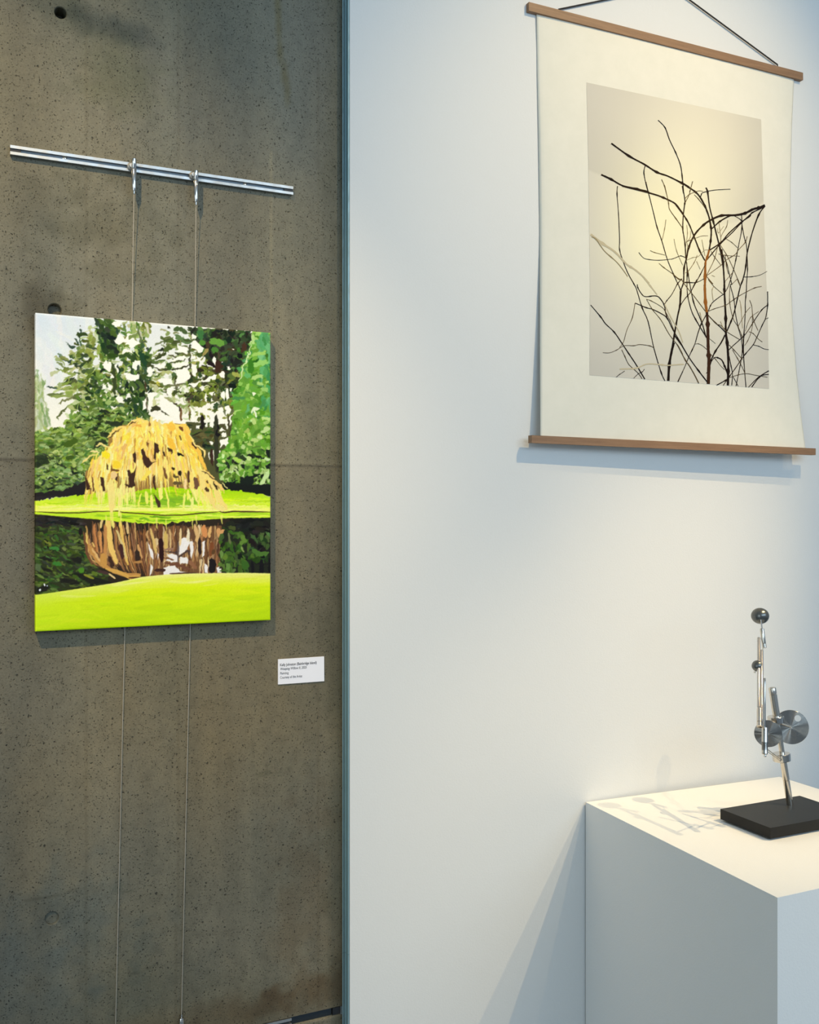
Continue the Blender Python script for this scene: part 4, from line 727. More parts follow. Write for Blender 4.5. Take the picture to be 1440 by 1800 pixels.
# ------------------------------------------------------------------ the label card
def label_card():
    y = -.0022; tl, tr, bl, br = onY(488.9, 1159, y), onY(569.9, 1153.9, y), onY(488.9, 1203.3, y), onY(570.2, 1197.4, y)
    t = empty('label_card', (bl.x, 0, bl.z)); tag(t, 'small white printed label card stuck on the concrete right of the painting', 'label')
    bm = bmesh.new(); k = Vector((0, .0018, 0)); hexa(bm, [bl, br, br+k, bl+k, tl, tr, tr+k, tl+k]); from_bm('card', bm, M['card'], t, False, .0002, 1)
    for px, py, s, sh, bold, w_, txt in ((492.2, 1171.2, 5.4, 0, .010, 64.5, 'Kelly Johnston (Bainbridge Island)'), (492.4, 1178.2, 5.0, .22, .004, 47, 'Weeping Willow II, 2025'), (492.4, 1185.8, 5.0, 0, .002, 15, 'Painting'), (492.4, 1193.2, 5.0, 0, .002, 39, 'Courtesy of the Artist')):
        cu = bpy.data.curves.new('line', 'FONT'); cu.body = txt; cu.size = 1; cu.shear = sh; cu.offset = bold; o = bpy.data.objects.new('line', cu); COL.objects.link(o)
        bpy.context.view_layer.update(); me = bpy.data.meshes.new_from_object(o); bpy.data.objects.remove(o)
        xs = [v.co.x for v in me.vertices]; p = onY(px, py, y-.0003); e = onY(px+w_, py-w_*.045, y-.0003); sx = (e.x-p.x)/max(xs); sz = s*.00107*1.2
        for v in me.vertices: v.co = Vector((p.x+v.co.x*sx, y-.0003, p.z+v.co.y*sz))
        me.name = 'text_line'; link('text_line', me, M['text'], t)
label_card()

# ------------------------------------------------------------------ the hanging scroll
ET, EBL, EBR = -YW+.010, -YW+.032, -YW+.044              # how far rod fronts stand off y = 0 (top; bottom left, bottom right)
def scroll_x(zf, side):
    """edge of the sheet: fraction down zf -> measured pixel column"""
    ys = [0, .15, .3, .5, .65, .8, .9, 1.0]
    L = [943.6, 944.4, 946.5, 948.6, 949.0, 949.4, 949.9, 950.4]; R_ = [1396.3, 1392, 1389.8, 1390.2, 1393.5, 1401, 1408, 1416.4]
    return np.interp(zf, ys, L if side == 0 else R_)
ZT0 = onY(1160, 70, -ET).z; ZB0 = onY(943, 771, -EBL).z; ZB1 = onY(1420, 790, -EBR).z
def scroll_e(u, f):
    """stand-off of the sheet at u across, f down"""
    top = ET-.006; bot = (EBL+(EBR-EBL)*u)-.006
    edge = top+(bot-top)*f**1.7
    edge = np.where(f > 0, edge-(.010*np.sin(np.pi*f)), edge)
    belly = np.sin(np.pi*np.clip(u, 0, 1))**.55*np.sin(np.pi*np.clip(f, 0, 1)**.9)**.8*.028
    lift = .004*np.exp(-((u-.0)/.05)**2)*np.sin(np.pi*f)
    return np.maximum(edge, -YW+.0015)+belly-0*lift
NU, NF = 121, 181
def scroll_grid():
    f = np.linspace(0, 1, NF)[:, None]*np.ones((1, NU)); u = np.linspace(0, 1, NU)[None]*np.ones((NF, 1)); e = scroll_e(u, f)
    zt = ZT0; zb = ZB0+(ZB1-ZB0)*u; Z = zt+(zb-zt)*f
    eL = scroll_e(f*0, f); eR = scroll_e(f*0+1, f)
    def colx(px, e_):
        r = np.tan(TH+np.arctan((px-720)/FPX)); return r*(-e_-CAM.y)
    XL = colx(scroll_x(f, 0), eL); XR = colx(scroll_x(f, 1), eR)
    X = XL+(XR-XL)*u
    return X, -e, Z
SX, SY, SZ = scroll_grid()
def proj_np(X, Y, Z):
    dx = X-CAM.x; dy = Y-CAM.y; d = dx*FW.x+dy*FW.y; return 720+FPX*(dx*RT.x+dy*RT.y)/d, 900-FPX*(Z-CAM.z)/d
SPX, SPY = proj_np(SX, SY, SZ)
def on_sheet(px, py, lift=.0003):
    """measured pixels -> points on the curved sheet (Newton steps on its u,f grid)"""
    px = np.asarray(px, float); py = np.asarray(py, float)
    f = (py-60)/760; u = (px-945)/450
    def smp(G, u, f):
        a = np.clip(u, 0, 1)*(NU-1); b = np.clip(f, 0, 1)*(NF-1); i = np.minimum(a.astype(int), NU-2); j = np.minimum(b.astype(int), NF-2); a = a-i; b = b-j
        return (G[j, i]*(1-a)+G[j, i+1]*a)*(1-b)+(G[j+1, i]*(1-a)+G[j+1, i+1]*a)*b
    for _ in range(14):
        h = .004; x = smp(SPX, u, f); y = smp(SPY, u, f)
        xu = (smp(SPX, u+h, f)-smp(SPX, u-h, f))/(2*h); yu = (smp(SPY, u+h, f)-smp(SPY, u-h, f))/(2*h)
        xf = (smp(SPX, u, f+h)-smp(SPX, u, f-h))/(2*h); yf = (smp(SPY, u, f+h)-smp(SPY, u, f-h))/(2*h)
        D = xu*yf-xf*yu; rx, ry = px-x, py-y
        u = np.clip(u+.9*(rx*yf-xf*ry)/D, .01, .99); f = np.clip(f+.9*(xu*ry-rx*yu)/D, .01, .99)
    return np.stack([smp(SX, u, f), smp(SY, u, f)-lift, smp(SZ, u, f)], -1)

def zoomed(ox, oy, k): return lambda *p: [(ox+x/k, oy+y/k) for x, y in p]
ZA = zoomed(1030, 140, 4.5); ZB = zoomed(1030, 320, 8.47); ZC = zoomed(1180, 320, 8.47); ZD = zoomed(1030, 490, 8.47); ZE = zoomed(1180, 490, 8.0)
K, MD, LT, FT, OR = (28, 18, 14), (84, 68, 44), (150, 132, 96), (196, 182, 150), (150, 92, 36)
BRANCH = [
 (1.5, 1.8, K, ZA((570, 322), (625, 380), (660, 475), (708, 575), (745, 670), (760, 760), (772, 900))+ZC((165, 60), (200, 250), (200, 320), (180, 480), (170, 690), (185, 800), (205, 930), (215, 1130))),
 (2.8, 2.6, K, ZA((200, 505), (340, 605), (460, 670), (560, 733), (650, 765), (760, 820), (815, 850))+ZC((150, 10), (250, 75), (360, 150), (430, 230), (500, 360), (560, 520), (590, 680), (595, 760), (585, 880), (565, 1010))),
 (3.0, 2.0, K, ZA((120, 752), (200, 790), (290, 840), (400, 865), (500, 895))+ZB((540, 60), (760, 105), (930, 160), (1080, 205), (1220, 265), (1335, 330), (1440, 470))+ZC((60, 330), (180, 490), (260, 620), (330, 790), (420, 1020), (500, 1170))),
 (1.4, 1.4, K, ZA((468, 683), (458, 740), (480, 850), (495, 900))+ZB((890, 0), (930, 160), (1010, 480), (1060, 680), (1130, 880), (1210, 1150), (1310, 1390), (1365, 1510))+ZD((1365, 60), (1415, 190))),
 (1.2, 1.2, MD, ZA((598, 790), (622, 845), (636, 900))+ZB((1165, 50), (1210, 220), (1230, 320), (1245, 410), (1335, 540), (1440, 690))+ZC((70, 545), (170, 690))),
 (1.2, 1.2, MD, ZA((844, 805), (820, 890))+ZC((285, 110), (265, 190), (205, 310))),
 (1.5, 1.2, K, ZC((435, 225), (450, 180), (480, 155), (640, 122), (880, 108))), (1.1, .9, MD, ZC((200, 250), (270, 185), (400, 135), (470, 140))),
 (1.0, 1.2, MD, ZC((340, 190), (400, 250), (490, 365))),
 (2.4, 1.8, K, ZC((515, 85), (540, 150), (570, 370), (620, 570), (700, 890), (725, 990), (770, 1260), (790, 1500))+ZE((740, 100), (750, 300), (760, 450))),
 (1.3, 1.5, K, ZB((470, 60), (462, 180), (485, 490), (500, 850), (500, 1010), (560, 1200), (630, 1370), (715, 1520))+ZD((710, 80), (750, 150), (835, 430), (925, 640), (1010, 1030), (1120, 1400), (1175, 1520))),
 (4.2, 1.8, K, ZC((1395, 350), (1300, 385), (1200, 410), (1100, 465), (950, 495), (750, 500), (600, 560), (480, 640), (350, 780), (260, 970), (225, 1140), (190, 1280), (180, 1500))+ZE((130, 180), (120, 370))),
 (3.4, 1.8, K, ZC((1240, 400), (1090, 470), (960, 490), (860, 510), (720, 590), (600, 700))),
 (1.8, 2.2, K, ZC((1390, 370), (1200, 460), (1170, 510), (1040, 600), (850, 770), (740, 900), (570, 1015))),
 (1.8, 1.8, K, ZC((1200, 460), (1040, 610), (900, 760), (720, 930), (530, 1160))),
 (2.0, 2.0, K, ZC((1385, 370), (1300, 490), (1200, 770), (1130, 1060), (1110, 1250), (1080, 1400), (1040, 1525))+ZE((1010, 10), (970, 110), (890, 450), (840, 600), (780, 740))),
 (1.2, 1.5, K, ZC((940, 505), (1040, 570), (1055, 650), (1085, 820), (1120, 950), (1130, 1150), (1135, 1300), (1120, 1525))+ZE((1055, 180), (1040, 340), (1040, 480), (1020, 800), (1015, 950), (1020, 1150), (1050, 1525))),
 (1.4, 1.3, K, ZC((1045, 460), (1050, 690), (1005, 930), (960, 1160), (930, 1290), (870, 1500))), (1.1, 1.1, MD, ZC((1130, 810), (1100, 900), (1000, 1010), (950, 1080), (820, 1160), (740, 1240), (520, 1400))),
 (3.0, 4.4, OR, ZC((565, 1010), (535, 1120), (510, 1190), (505, 1290), (500, 1525))+ZE((470, 100), (480, 330), (500, 470))),
 (4.4, 6.0, (60, 36, 22), ZE((500, 470), (512, 640), (515, 820), (520, 1000), (530, 1150), (525, 1300), (520, 1480))),
 (2.2, 2.2, K, ZE((545, 1170), (620, 1020), (700, 900), (755, 790))), (1.0, 2.6, K, ZE((545, 1220), (570, 1150), (610, 1110), (650, 1110), (710, 1145), (750, 1230), (790, 1330))),
 (2.4, 4.2, K, ZC((750, 1000), (770, 1200), (790, 1520))+ZE((745, 150), (755, 350), (765, 560), (765, 740), (785, 900), (800, 1100), (800, 1300), (795, 1500))),
 (1.4, 1.4, K, ZC((500, 1240), (430, 1380), (350, 1525))+ZE((360, 10), (270, 190), (200, 270), (130, 370), (115, 410))),
 (2.0, 4.2, K, ZE((140, 160), (120, 380), (90, 520), (45, 770), (10, 1000))+ZD((1310, 950), (1280, 1060), (1240, 1280), (1225, 1520))),
 (1.2, 1.8, K, ZC((215, 1130), (250, 1370), (275, 1525))+ZE((250, 20), (310, 320), (390, 520), (440, 650), (490, 830))), (1.1, 1.6, K, ZC((230, 1200), (235, 1400))+ZE((220, 60), (230, 240), (280, 440), (340, 570), (490, 820))),
 (1.6, 1.2, K, ZE((500, 490), (420, 640), (370, 780), (330, 920), (250, 1090), (180, 1260), (90, 1450))),
 (1.2, 1.0, K, ZC((215, 1130), (140, 1100), (60, 1130), (0, 1150))+ZB((1260, 1150), (1090, 1165), (940, 1155), (855, 1130), (785, 1050))),
 (.9, .9, MD, ZB((955, 1020), (1020, 1050), (1175, 1088))), (1.0, 1.3, MD, ZB((1085, 1210), (1160, 1275), (1280, 1360), (1400, 1460))+ZC((60, 1410), (130, 1450))+ZE((140, 10), (210, 110), (330, 260), (480, 460))),
 (1.2, 1.4, K, ZE((350, 60), (240, 50), (180, 50))), (1.2, 1.2, K, ZC((490, 1440), (370, 1495), (200, 1500))), (1.0, 1.0, MD, ZC((520, 1400), (620, 1520))+ZE((520, 10), (600, 110), (730, 220))),
 (1.5, 1.2, K, ZE((520, 460), (550, 380), (590, 325), (700, 240), (740, 215), (800, 110), (830, 20))), (1.1, 1.1, MD, ZE((530, 455), (600, 425), (760, 375), (820, 335), (950, 245), (1050, 190), (1170, 130), (1270, 108))),
 (1.6, 1.6, K, ZE((505, 500), (620, 620), (700, 690), (755, 750))), (1.1, 1.1, MD, ZE((520, 520), (600, 600), (640, 640), (700, 660), (780, 745), (900, 820), (960, 855))),
 (1.4, 1.4, K, ZE((1355, 180), (1355, 370), (1340, 480), (1320, 570), (1280, 650), (1200, 830), (1150, 930), (1040, 1060), (980, 1140), (900, 1260), (820, 1370), (730, 1500))), (1.4, 1.4, K, ZE((1355, 370), (1270, 440), (1160, 600), (1050, 770), (960, 860), (860, 950), (800, 1010))),
 (1.1, .9, K, ZE((1320, 570), (1365, 550))), (1.1, .9, K, ZE((1150, 930), (1230, 950), (1300, 985), (1370, 998))), (.9, .9, MD, ZE((1090, 745), (1150, 770), (1220, 845), (1280, 890))),
 (1.2, .8, K, ZC((1085, 1415), (1200, 1410), (1320, 1385), (1425, 1330))), (.9, .8, MD, ZC((820, 850), (900, 900), (985, 980))), (.9, .8, MD, ZC((700, 1070), (820, 1095), (1020, 1105))), (.9, .8, MD, ZC((840, 570), (820, 670), (745, 800), (735, 900))),
 (.8, .8, LT, ZC((710, 600), (720, 700), (735, 820))), (.9, 1.2, MD, ZC((730, 940), (820, 1080), (900, 1240), (960, 1380), (1020, 1525))+ZE((930, 10), (970, 110))), (1.0, 1.0, MD, ZC((690, 960), (640, 1150), (560, 1320), (520, 1400))), (1.2, 1.2, K, ZC((720, 990), (820, 1200), (870, 1400), (900, 1525))+ZE((830, 90), (880, 290), (900, 480), (940, 680), (980, 830), (1000, 980), (1020, 1130))),
 (.9, 1.0, MD, ZE((825, 100), (820, 330), (870, 560), (940, 680), (990, 800), (1010, 900))), (.8, .8, LT, ZE((960, 300), (980, 400), (1000, 700))), (.9, .9, MD, ZE((1100, 300), (1130, 380), (1140, 480), (1160, 590), (1220, 730))), (.8, .8, MD, ZE((1110, 400), (1050, 470), (1000, 560), (940, 670))),
 (.8, .8, MD, ZE((1230, 460), (1120, 540), (1070, 640), (1040, 740))), (.9, .9, MD, ZE((1140, 490), (1140, 640), (1120, 760), (1070, 880), (1030, 940))), (1.3, 1.3, K, ZE((1020, 800), (1000, 1000), (980, 1150), (960, 1260), (910, 1510))), (1.0, 1.0, MD, ZE((810, 930), (880, 1000), (960, 1090), (1000, 1140))), (1.0, 1.0, MD, ZE((860, 1000), (930, 1120), (990, 1230), (1040, 1340))),
 (1.3, 1.3, K, ZE((810, 1080), (840, 1230), (860, 1340), (850, 1500))), (1.0, 1.0, K, ZE((870, 1380), (940, 1510))), (1.8, 1.8, K, ZE((640, 1495), (760, 1430), (820, 1380))), (1.0, 1.0, MD, ZE((820, 1390), (950, 1350), (1060, 1335), (1200, 1360), (1350, 1385))), (1.8, 1.8, K, ZE((1370, 1295), (1240, 1380), (1130, 1525))), (1.4, 1.4, K, ZE((1370, 1345), (1240, 1375), (1085, 1525))),
 (.9, .9, MD, ZE((340, 920), (380, 915), (440, 945), (500, 995))), (.8, .8, MD, ZE((530, 840), (620, 910))), (.8, .8, MD, ZE((535, 1045), (620, 1130), (690, 1220), (750, 1280))), (.8, .8, LT, ZE((600, 110), (575, 150), (575, 220), (590, 310))), (1.2, .9, K, ZE((490, 1330), (510, 1310))),
 (1.4, 1.8, K, ZD((70, 392), (220, 570), (290, 670), (420, 795), (540, 970), (640, 1120), (740, 1270), (875, 1495))), (.9, 1.0, MD, ZD((730, 365), (690, 580), (610, 760), (560, 935), (500, 1025))), (1.4, 1.9, K, ZD((730, 362), (900, 432), (990, 455), (1120, 520), (1210, 590), (1300, 770), (1440, 1010))+ZE((45, 800), (130, 910), (250, 1110), (380, 1290), (510, 1460))),
 (1.3, 1.8, K, ZD((765, 85), (770, 130), (830, 230), (890, 268), (1020, 255), (1090, 280), (1165, 390), (1180, 480), (1210, 590))), (1.2, 1.3, K, ZD((1165, 390), (1200, 330), (1280, 230), (1360, 80), (1430, 0))), (.9, .9, MD, ZD((900, 305), (970, 330), (1110, 410), (1170, 470), (1250, 620), (1310, 770))),
 (.9, 1.8, MD, ZD((900, 305), (990, 460), (1120, 620), (1240, 830), (1370, 1000), (1440, 1130))+ZE((90, 940), (200, 1150), (250, 1220), (320, 1340), (385, 1470))), (1.1, .9, MD, ZD((1010, 1030), (950, 1000), (800, 980), (710, 998), (570, 998), (450, 1065), (350, 1103), (250, 1100))), (1.0, 1.2, MD, ZD((530, 1055), (580, 1160), (640, 1280), (770, 1400), (835, 1490))),
 (1.0, .9, K, ZD((870, 1345), (840, 1385), (780, 1415), (710, 1480))), (1.0, .9, K, ZD((575, 1375), (500, 1425), (450, 1465))), (1.6, 1.8, K, ZD((1440, 1380), (1370, 1530))), (1.7, 1.2, LT, ZB((85, 815), (145, 850), (210, 940), (290, 1045), (450, 1185), (560, 1320), (620, 1410))), (3.5, 2.4, FT, ZB((70, 780), (250, 920), (430, 1040), (600, 1220), (720, 1300), (830, 1390), (940, 1510))),
 (2.0, 1.6, FT, ZD((870, 0), (960, 110), (1060, 240))), (1.8, 1.6, FT, ZD((1170, 380), (1260, 570), (1380, 780), (1440, 950))), (2.2, 1.8, FT, ZD((500, 1345), (740, 1335), (900, 1272), (1060, 1275), (1220, 1290), (1440, 1272))), (2.0, 1.6, FT, ZE((0, 1215), (180, 1205))),
 (1.0, .9, LT, ZB((1190, 560), (1170, 700), (1135, 860))), (.8, .8, LT, ZB((1310, 850), (1350, 1030), (1440, 1240))), (.8, .8, LT, ZC((230, 640), (240, 760), (230, 900), (255, 980))), (.8, .8, LT, ZC((285, 730), (280, 830), (215, 900))), (.8, .8, MD, ZC((215, 900), (270, 870), (380, 830), (450, 805), (545, 802))), (.8, .8, LT, ZC((455, 860), (480, 1000), (500, 1100))), (.8, .8, LT, ZC((230, 1165), (320, 1125), (400, 1110), (490, 1020), (550, 1010))),
 (.9, .9, MD, ZC((385, 1090), (340, 1200), (250, 1330), (210, 1350))), (.8, .8, LT, ZC((375, 1180), (430, 1300))), (.8, .8, LT, ZC((600, 1390), (650, 1410))), (.8, .8, LT, ZC((780, 660), (700, 760), (690, 690))), (1.0, .9, MD, ZC((800, 1080), (820, 1250), (850, 1370))), (.9, .9, MD, ZC((985, 1440), (900, 1525))), (.9, .9, MD, ZC((920, 1340), (800, 1480))), (.8, .8, MD, ZC((590, 1030), (640, 1110), (740, 1240))), (.9, .9, LT, ZE((400, 470), (430, 600))), (.8, .8, LT, ZE((690, 600), (730, 700)))]
def cat(pts, n=5):
    p = np.array([pts[0]]+list(pts)+[pts[-1]], float); o = []
    for i in range(1, len(p)-2):
        for k in range(n):
            t = k/n; o.append(.5*((2*p[i])+(p[i+1]-p[i-1])*t+(2*p[i-1]-5*p[i]+4*p[i+1]-p[i+2])*t*t+(3*p[i]-p[i-1]-3*p[i+1]+p[i+2])*t**3))
    o.append(p[-2]); return np.array(o)
def hanging_scroll():
    # rods first: real bars clamping the sheet
    tl = onY(930, 4.8, -ET); tr = onY(1412.3, 126.5, -ET); xl, xr = tl.x, onY(1412, 130, -ET).x; ztop = (tl.z+tr.z)/2; h = .0175
    t = empty('hanging_scroll', ((xl+xr)/2, YW, ztop)); tag(t, 'cream paper scroll with a printed photograph of bare twigs, hung between oak rods', 'scroll')
    box('top_rod', (xl, -ET, ztop-h), (xr, YW-.0004, ztop), M['oak'], t, .0006)
    a = onY(935, 764.9, -EBL); b = onY(1434.3, 788.2, -EBR); hh = .0152; d = Vector((0, .013, 0)); up = Vector((0, 0, hh))
    bm = bmesh.new(); hexa(bm, [a-up, b-up, b-up+d, a-up+d, a, b, b+d, a+d]); from_bm('bottom_rod', bm, M['oak'], t, True, .0006)
    me = grid_mesh('paper_sheet', np.stack([SX, SY, SZ], -1)[::-1]); o = link('paper_sheet', me, M['paper'], t, True)
    sm = o.modifiers.new('thickness', 'SOLIDIFY'); sm.thickness = .0005; sm.offset = -1
    # printed image area
    n, m = 150, 240; v = np.linspace(0, 1, m)[:, None]; u = np.linspace(0, 1, n)[None]
    Lx = np.interp(v, [0, .3, .7, 1], [1031, 1034.5, 1037, 1036.5]); Ly = 145+v*(659.5-145)
    Rx = np.interp(v, [0, .3, .45, .75, 1], [1338, 1342.3, 1344.6, 1350, 1352]); Ry = 210+v*(683.5-210)
    PX = Lx+(Rx-Lx)*u; PY = Ly+(Ry-Ly)*u
    P3 = on_sheet(PX, PY, .0004)
    g = np.exp(-(((PX-1165)/90)**2+((PY-415)/125)**2)); g2 = np.exp(-(((PX-1215)/150)**2+((PY-360)/210)**2))
    base = np.array([206, 200, 188])/255.; C = base*np.ones((m, n, 1))
    C = C+(np.array([254, 243, 208])/255.-C)*(.6*g2)[..., None]; C = C+(np.array([255, 244, 200])/255.-C)*(.95*g)[..., None]
    low = np.clip((PY-560)/120, 0, 1)*np.clip((1150-PX)/120, 0, 1); C *= (1-.05*low)[..., None]
    C *= (1-.03*np.clip((PX-1270)/80, 0, 1))[..., None]
    edge = np.interp(PX, [1030, 1060, 1100, 1150, 1200, 1260, 1300, 1344], [297, 310, 326, 345, 372, 398, 388, 352])     # the far snow line
    C *= (1-.045*np.clip((edge-PY)/3+.5, 0, 1)*np.clip(1-(edge-PY)/220, .45, 1)*np.clip(abs(PX-1215)/110, .1, 1))[..., None]
    me = grid_mesh('print_area', P3[::-1], np.clip(C, 0, 1)[::-1]); link('print_area', me, M['print'], t, True)
    # the twigs: ink ribbons that follow the sheet
    vs = []; fs = []; cs = []; lift = 0; rnd = random.Random(4)
    for q, (w0, w1, c, pts) in enumerate(BRANCH):
        p = cat(pts, 4); L = len(p); d = np.gradient(p, axis=0); d /= np.linalg.norm(d, axis=1)[:, None]+1e-9; nn = np.stack([-d[:, 1], d[:, 0]], 1)
        w_ = (np.linspace(w0, w1, L)*(1+.12*np.array([rnd.uniform(-1, 1) for _ in range(L)])))/2*1.02
        for k in range(4, L-3, rnd.choice((8, 10, 12))): w_[k] *= 1.6          # buds
        tone = np.array(c)/255.; glow = np.exp(-(((p[:, 0]-1180)/100)**2+((p[:, 1]-420)/130)**2)) if c in (K, MD) else np.zeros(L)
        A = on_sheet(p[:, 0]+nn[:, 0]*w_, p[:, 1]+nn[:, 1]*w_, .0008+q*1e-6); B = on_sheet(p[:, 0]-nn[:, 0]*w_, p[:, 1]-nn[:, 1]*w_, .0008+q*1e-6)
        b0 = len(vs)
        for i in range(L):
            vs.append(A[i]); vs.append(B[i]); cc = tone+np.array((.14, .10, .02))*glow[i]; cs.append(cc); cs.append(cc)
            if i: k = b0+2*i; fs.append((k-2, k-1, k+1, k))
    me = bpy.data.meshes.new('twig_print'); me.from_pydata([tuple(x) for x in vs], [], fs); paint_attr(me, np.clip(np.array(cs), 0, 1)); link('twig_print', me, M['ink'], t)
    # cord up to its hook above the frame
    yc = YW-.004
    ap = onY(1180, -24, yc)
    for px, py in ((982, 17), (1367, 114)):
        q = onY(px, py+2, yc); tube('cord', [(q.x, yc, ztop-.002), q+Vector((0, 0, .003)), ap], .0016, M['cord'], t, 8)
    tube('wall_hook', [(ap.x, YW-.0002, ap.z-.002), (ap.x, YW-.010, ap.z-.002), (ap.x, YW-.012, ap.z+.006)], .0015, M['nickel'], t, 8)
hanging_scroll()

# ------------------------------------------------------------------ plinth
PB = YW-.003
pc = onY(1029.8, 1410, PB); ZP = pc.z
p_bl = onZ(1029.8, 1410, ZP); p_br = onZ(1371, 1365.5, ZP); p_fl = onZ(1367, 1578, ZP); p_fr = Vector((onZ(1440, 1386.8, ZP).x, p_fl.y, ZP)); p_br.y = min(p_br.y, PB)
bm = bmesh.new(); g0 = Vector((0, 0, -ZP)); hexa(bm, [p_fl+g0, p_fr+g0, p_br+g0, p_bl+g0, p_fl, p_fr, p_br, p_bl])
pl = from_bm('plinth', bm, M['plinth'], None, True, .0016); tag(pl, 'tall white painted plinth standing against the white wall, under the metal sculpture', 'plinth')

# ------------------------------------------------------------------ the sculpture
def sculpture():
    fb = onZ(1354.5, 1478, ZP); dB = (fb-CAM).dot(FW); zt = ZP+(1478-1455.5)/FPX*dB
    A = onZ(1264.5, 1421.2, zt); Bp = onZ(1354.7, 1455.4, zt); C_ = onZ(1408, 1399.3, zt)
    x0, x1, y0, y1 = (A.x+Bp.x)/2, C_.x, Bp.y, (A.y+C_.y)/2
    t = empty('sculpture', ((x0+x1)/2, (y0+y1)/2, ZP)); tag(t, 'small abstract sculpture of polished steel rods, discs and a dark ball on black base', 'sculpture')
    bs = box('base', (x0, y0, ZP+.0035), (x1, y1, zt), M['base'], t, .0012)
    for a in (x0+.008, x1-.022):
        for b in (y0+.008, y1-.022): box('foot', (a, b, ZP), (a+.014, b+.014, ZP+.0036), M['dark'], bs)
    st = onZ(1389, 1415, zt); d0 = (st-CAM).dot(FW); px = d0/FPX
    P = lambda x, y, dd=0.: atd(x, y, d0+dd)
    a, b = P(1389, 1415), P(1357.6, 1209); ax = (b-a).normalized(); Ls = (b-a).length
    k = lambda y: (1415-y)/(1415-1209)*Ls
    turned('stem', a-ax*.001, ax, [(0, 0), (0, 5.7*px), (k(1371), 5.7*px), (k(1370.6), 5.1*px), (k(1369.6), 5.1*px), (k(1369), 5.9*px), (k(1336), 5.7*px), (k(1336), 4.7*px), (k(1262), 4.7*px)], M['nickel'], t, 32)
    turned('upper_tube', a+ax*k(1266), ax, [(0, 0), (0, 6.3*px), (k(1220.5)-k(1266), 6.4*px), (k(1220)-k(1266), 5.7*px), (k(1219)-k(1266), 5.7*px), (k(1218.5)-k(1266), 6.4*px), (k(1209.5)-k(1266), 6.3*px), (k(1208.6)-k(1266), 5.7*px), (k(1208.6)-k(1266), 3.6*px), (k(1210)-k(1266), 3.4*px), (k(1210)-k(1266), 0)], M['nickel'], t, 32)
    ax2 = (ax+Vector((0, 0, .6))).normalized()
    cl = P(1374.6, 1337.5); turned('lower_collar', cl, ax2, [(0, 0), (0, 14.2*px), (.8*px, 15.2*px), (12.4*px, 15.6*px), (13.4*px, 14.8*px), (13.4*px, 0)], M['steel'], t, 48)
    cu = P(1364.5, 1270.5, .002); turned('upper_collar', cu, ax2, [(0, 0), (0, 12.8*px), (.8*px, 13.8*px), (10.8*px, 14*px), (11.6*px, 13.2*px), (11.6*px, 0)], M['steel'], t, 48)
    def disc(name, c, r, th, nrm, hole=None):
        nrm = Vector(nrm).normalized(); bm = bmesh.new(); n = 96; prof = [(0, r-.0004), (.0003, r), (th, r)]
        # local frame: z is the spin axis, so the brushed grain runs round it
        rings = []
        for z, q in ((-th/2, r), (th/2-.0004, r), (th/2, r-.0004), (th/2, r*.5), (th/2, .0015)):
            rings.append([bm.verts.new((q*math.cos(2*math.pi*i/n), q*math.sin(2*math.pi*i/n), z)) for i in range(n)])
        for A_, B_ in zip(rings, rings[1:]):
            for i in range(n): bm.faces.new((A_[i], A_[(i+1) % n], B_[(i+1) % n], B_[i]))
        bm.faces.new(rings[0][::-1]); bm.faces.new(rings[-1]); bmesh.ops.recalc_face_normals(bm, faces=bm.faces)
        me = bpy.data.meshes.new(name); bm.to_mesh(me); bm.free()
        me.materials.append(M['spun']); o = bpy.data.objects.new(name, me); COL.objects.link(o); me.polygons.foreach_set('use_smooth', [True]*len(me.polygons)); me.set_sharp_from_angle(angle=math.radians(30))
        o.rotation_euler = nrm.to_track_quat('Z', 'Y').to_euler(); o.parent = t; o.location = Vector(c)-Vector(t.location)
        if hole:
            hc, hr = hole; bm = bmesh.new(); lathe(bm, (hc[0], hc[1], -.01), (0, 0, 1), [(0, 0), (0, hr), (.02, hr), (.02, 0)], 32); bmesh.ops.recalc_face_normals(bm, faces=bm.faces); hm = bpy.data.meshes.new('cut'); bm.to_mesh(hm); bm.free()
            ho = bpy.data.objects.new('cut', hm); COL.objects.link(ho); ho.matrix_world = Matrix.Translation(Vector(c))@nrm.to_track_quat('Z', 'Y').to_matrix().to_4x4()
            bpy.context.view_layer.update(); md = o.modifiers.new('b', 'BOOLEAN'); md.operation = 'DIFFERENCE'; md.object = ho; md.solver = 'EXACT'
            bpy.context.view_layer.update(); dg = bpy.context.evaluated_depsgraph_get(); nm = bpy.data.meshes.new_from_object(o.evaluated_get(dg)); o.modifiers.clear(); o.data = nm; bpy.data.objects.remove(ho); nm.name = name
        return o
    big = disc('large_disc', P(1390.8, 1278, .004), 29.5*px, .0022, (-.60, -.77, .14), ((11.5*px, 15.5*px), 5.6*px))
    med = disc('small_disc', P(1350.5, 1289.5, -.030), 23*px, .0022, (-.64, -.75, .06))
    tube('disc_axle', [P(1390.8, 1278, .004), P(1374, 1272, .0)], 1.6*px, M['nickel'], t, 12)
    tube('disc_axle', [P(1350.5, 1289.5, -.030), P(1371, 1284, .0)], 1.6*px, M['nickel'], t, 12)
    up = Vector((0, 0, 1))
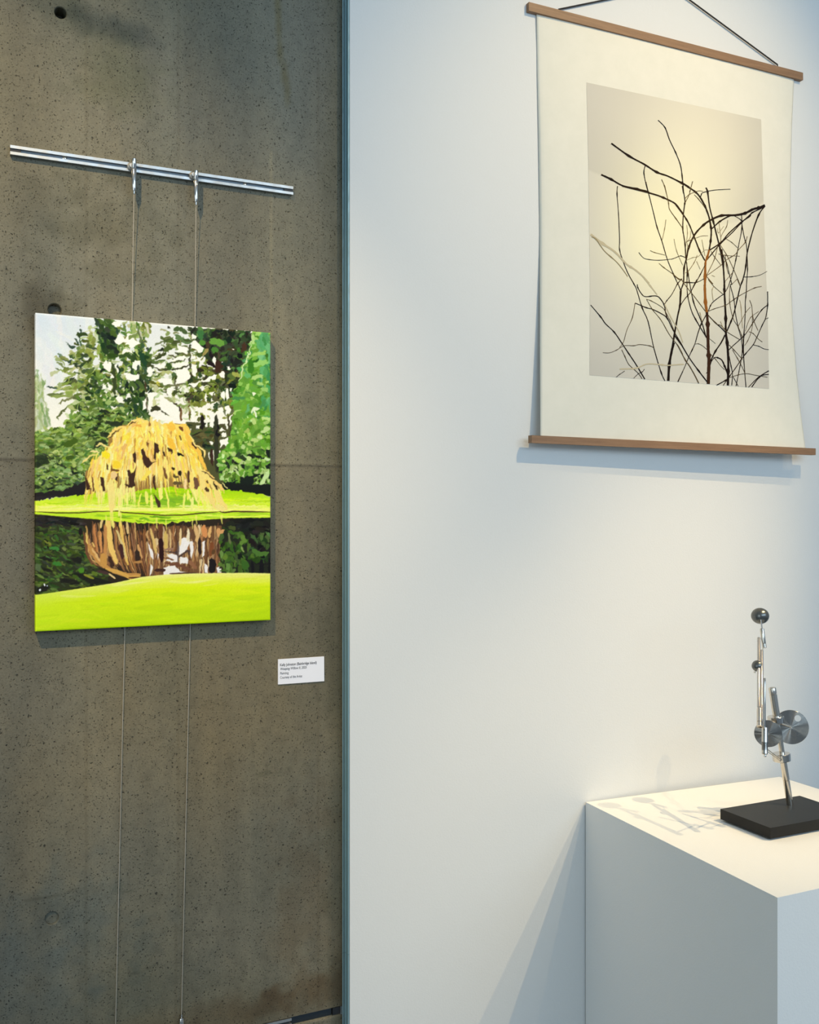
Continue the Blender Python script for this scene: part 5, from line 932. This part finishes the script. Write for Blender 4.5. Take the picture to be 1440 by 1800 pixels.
    def rod(name, p0, p1, r, mat='steel', cut=()):
        """a turned rod from image point p0 (low end) to p1, each (x, y, depth beyond the stem's foot)"""
        b, e = P(*p0), P(*p1); v = e-b; L = v.length; r = r*(d0+(p0[2]+p1[2])/2)/FPX
        pr = [(0, 0), (0, r*.8), (.0006, r)]
        for c in cut: q = (p0[1]-c)/(p0[1]-p1[1])*L; pr += [(q-.0007, r), (q-.0004, r*.82), (q+.0004, r*.82), (q+.0007, r)]
        pr += [(L-.0006, r), (L, r*.8), (L, 0)]; return turned(name, b, v, pr, M[mat], t, 28)
    A = lambda y: -.008-.118*(y-1121)/157            # how the long arm leans towards the viewer as it goes down
    B = lambda y: -.040-.050*(y-1192)/139
    rod('tall_rod', (1334, 1278, A(1278)), (1334, 1121, A(1121)), 2.9, cut=(1245.5, 1129)); rod('tall_rod', (1339.2, 1270, A(1270)-.003), (1339.2, 1143, A(1143)-.003), 2.9, cut=(1246,))
    rod('rod_sleeve', (1335.6, 1278, A(1278)-.001), (1335.6, 1246, A(1246)-.001), 4.9, 'nickel', (1270,))
    rod('middle_rod', (1344.2, 1280, B(1280)), (1344.2, 1192, B(1192)), 2.1, cut=(1201,)); rod('rod_sleeve', (1344.6, 1326, B(1326)), (1344.6, 1279, B(1279)), 5.1, cut=(1305, 1319)); rod('rod_tip', (1345.2, 1331, B(1331)), (1345.2, 1324, B(1324)), 2.0)
    tube('rod_bracket', [P(1335.6, 1264, A(1264)), P(1344.6, 1284, B(1284))], 1.8*px, M['nickel'], t, 10)
    tube('wire', [P(1346, 1314, B(1314)), P(1351, 1318.5, B(1318)+.01), P(1374.4, 1336, -.016)], .9*px, M['steel'], t, 10); tube('wire', [P(1346, 1318, B(1318)), P(1350, 1321.5, B(1321)+.01), P(1372.4, 1338, -.016)], .8*px, M['steel'], t, 10)
    # ball on its pin
    bc = P(1336.4, 1082.6, .013); bm = bmesh.new(); bmesh.ops.create_uvsphere(bm, u_segments=40, v_segments=24, radius=15.4*px, matrix=Matrix.Translation(bc)@Matrix.Diagonal((1, 1, .93, 1))); from_bm('ball', bm, M['gun'], t, True)
    tube('ball_pin', [P(1338, 1089, -.003), P(1339.6, 1106, -.004), P(1341, 1112, -.005)], 1.3*px, M['steel'], t, 10)
    q0, q1 = P(1344, 1139, -.016), P(1339.6, 1105, -.003); dv = (q1-q0); turned('ball_holder', q0, dv, [(.0035, 0), (.0030, 2.2*px), (0, 2.6*px), (.0002, 3.7*px), (.0075, 3.7*px), (.0080, 3.2*px), (.0088, 3.7*px), (dv.length-.0008, 3.6*px), (dv.length, 2.8*px), (dv.length, 0)], M['nickel'], t, 28)
    tube('wire', [P(1342, 1138, -.018), P(1340.6, 1142, -.022), P(1337, 1151, A(1151))], .7*px, M['nickel'], t, 8)
    turned('half_ball', P(1331.5, 1170.6, A(1170)+.002), (-.97, -.2, .05), [(0, 0), (0, 9.8*px), (2*px, 9.5*px), (5*px, 8*px), (8*px, 4.6*px), (9.4*px, 0)], M['gun'], t, 32)
    turned('ball_stud', P(1327, 1180, A(1170)+.002), (-.2, 0, -1), [(0, 0), (0, 1.6*px), (3*px, 1.6*px), (3*px, 0)], M['nickel'], t, 12)
sculpture()
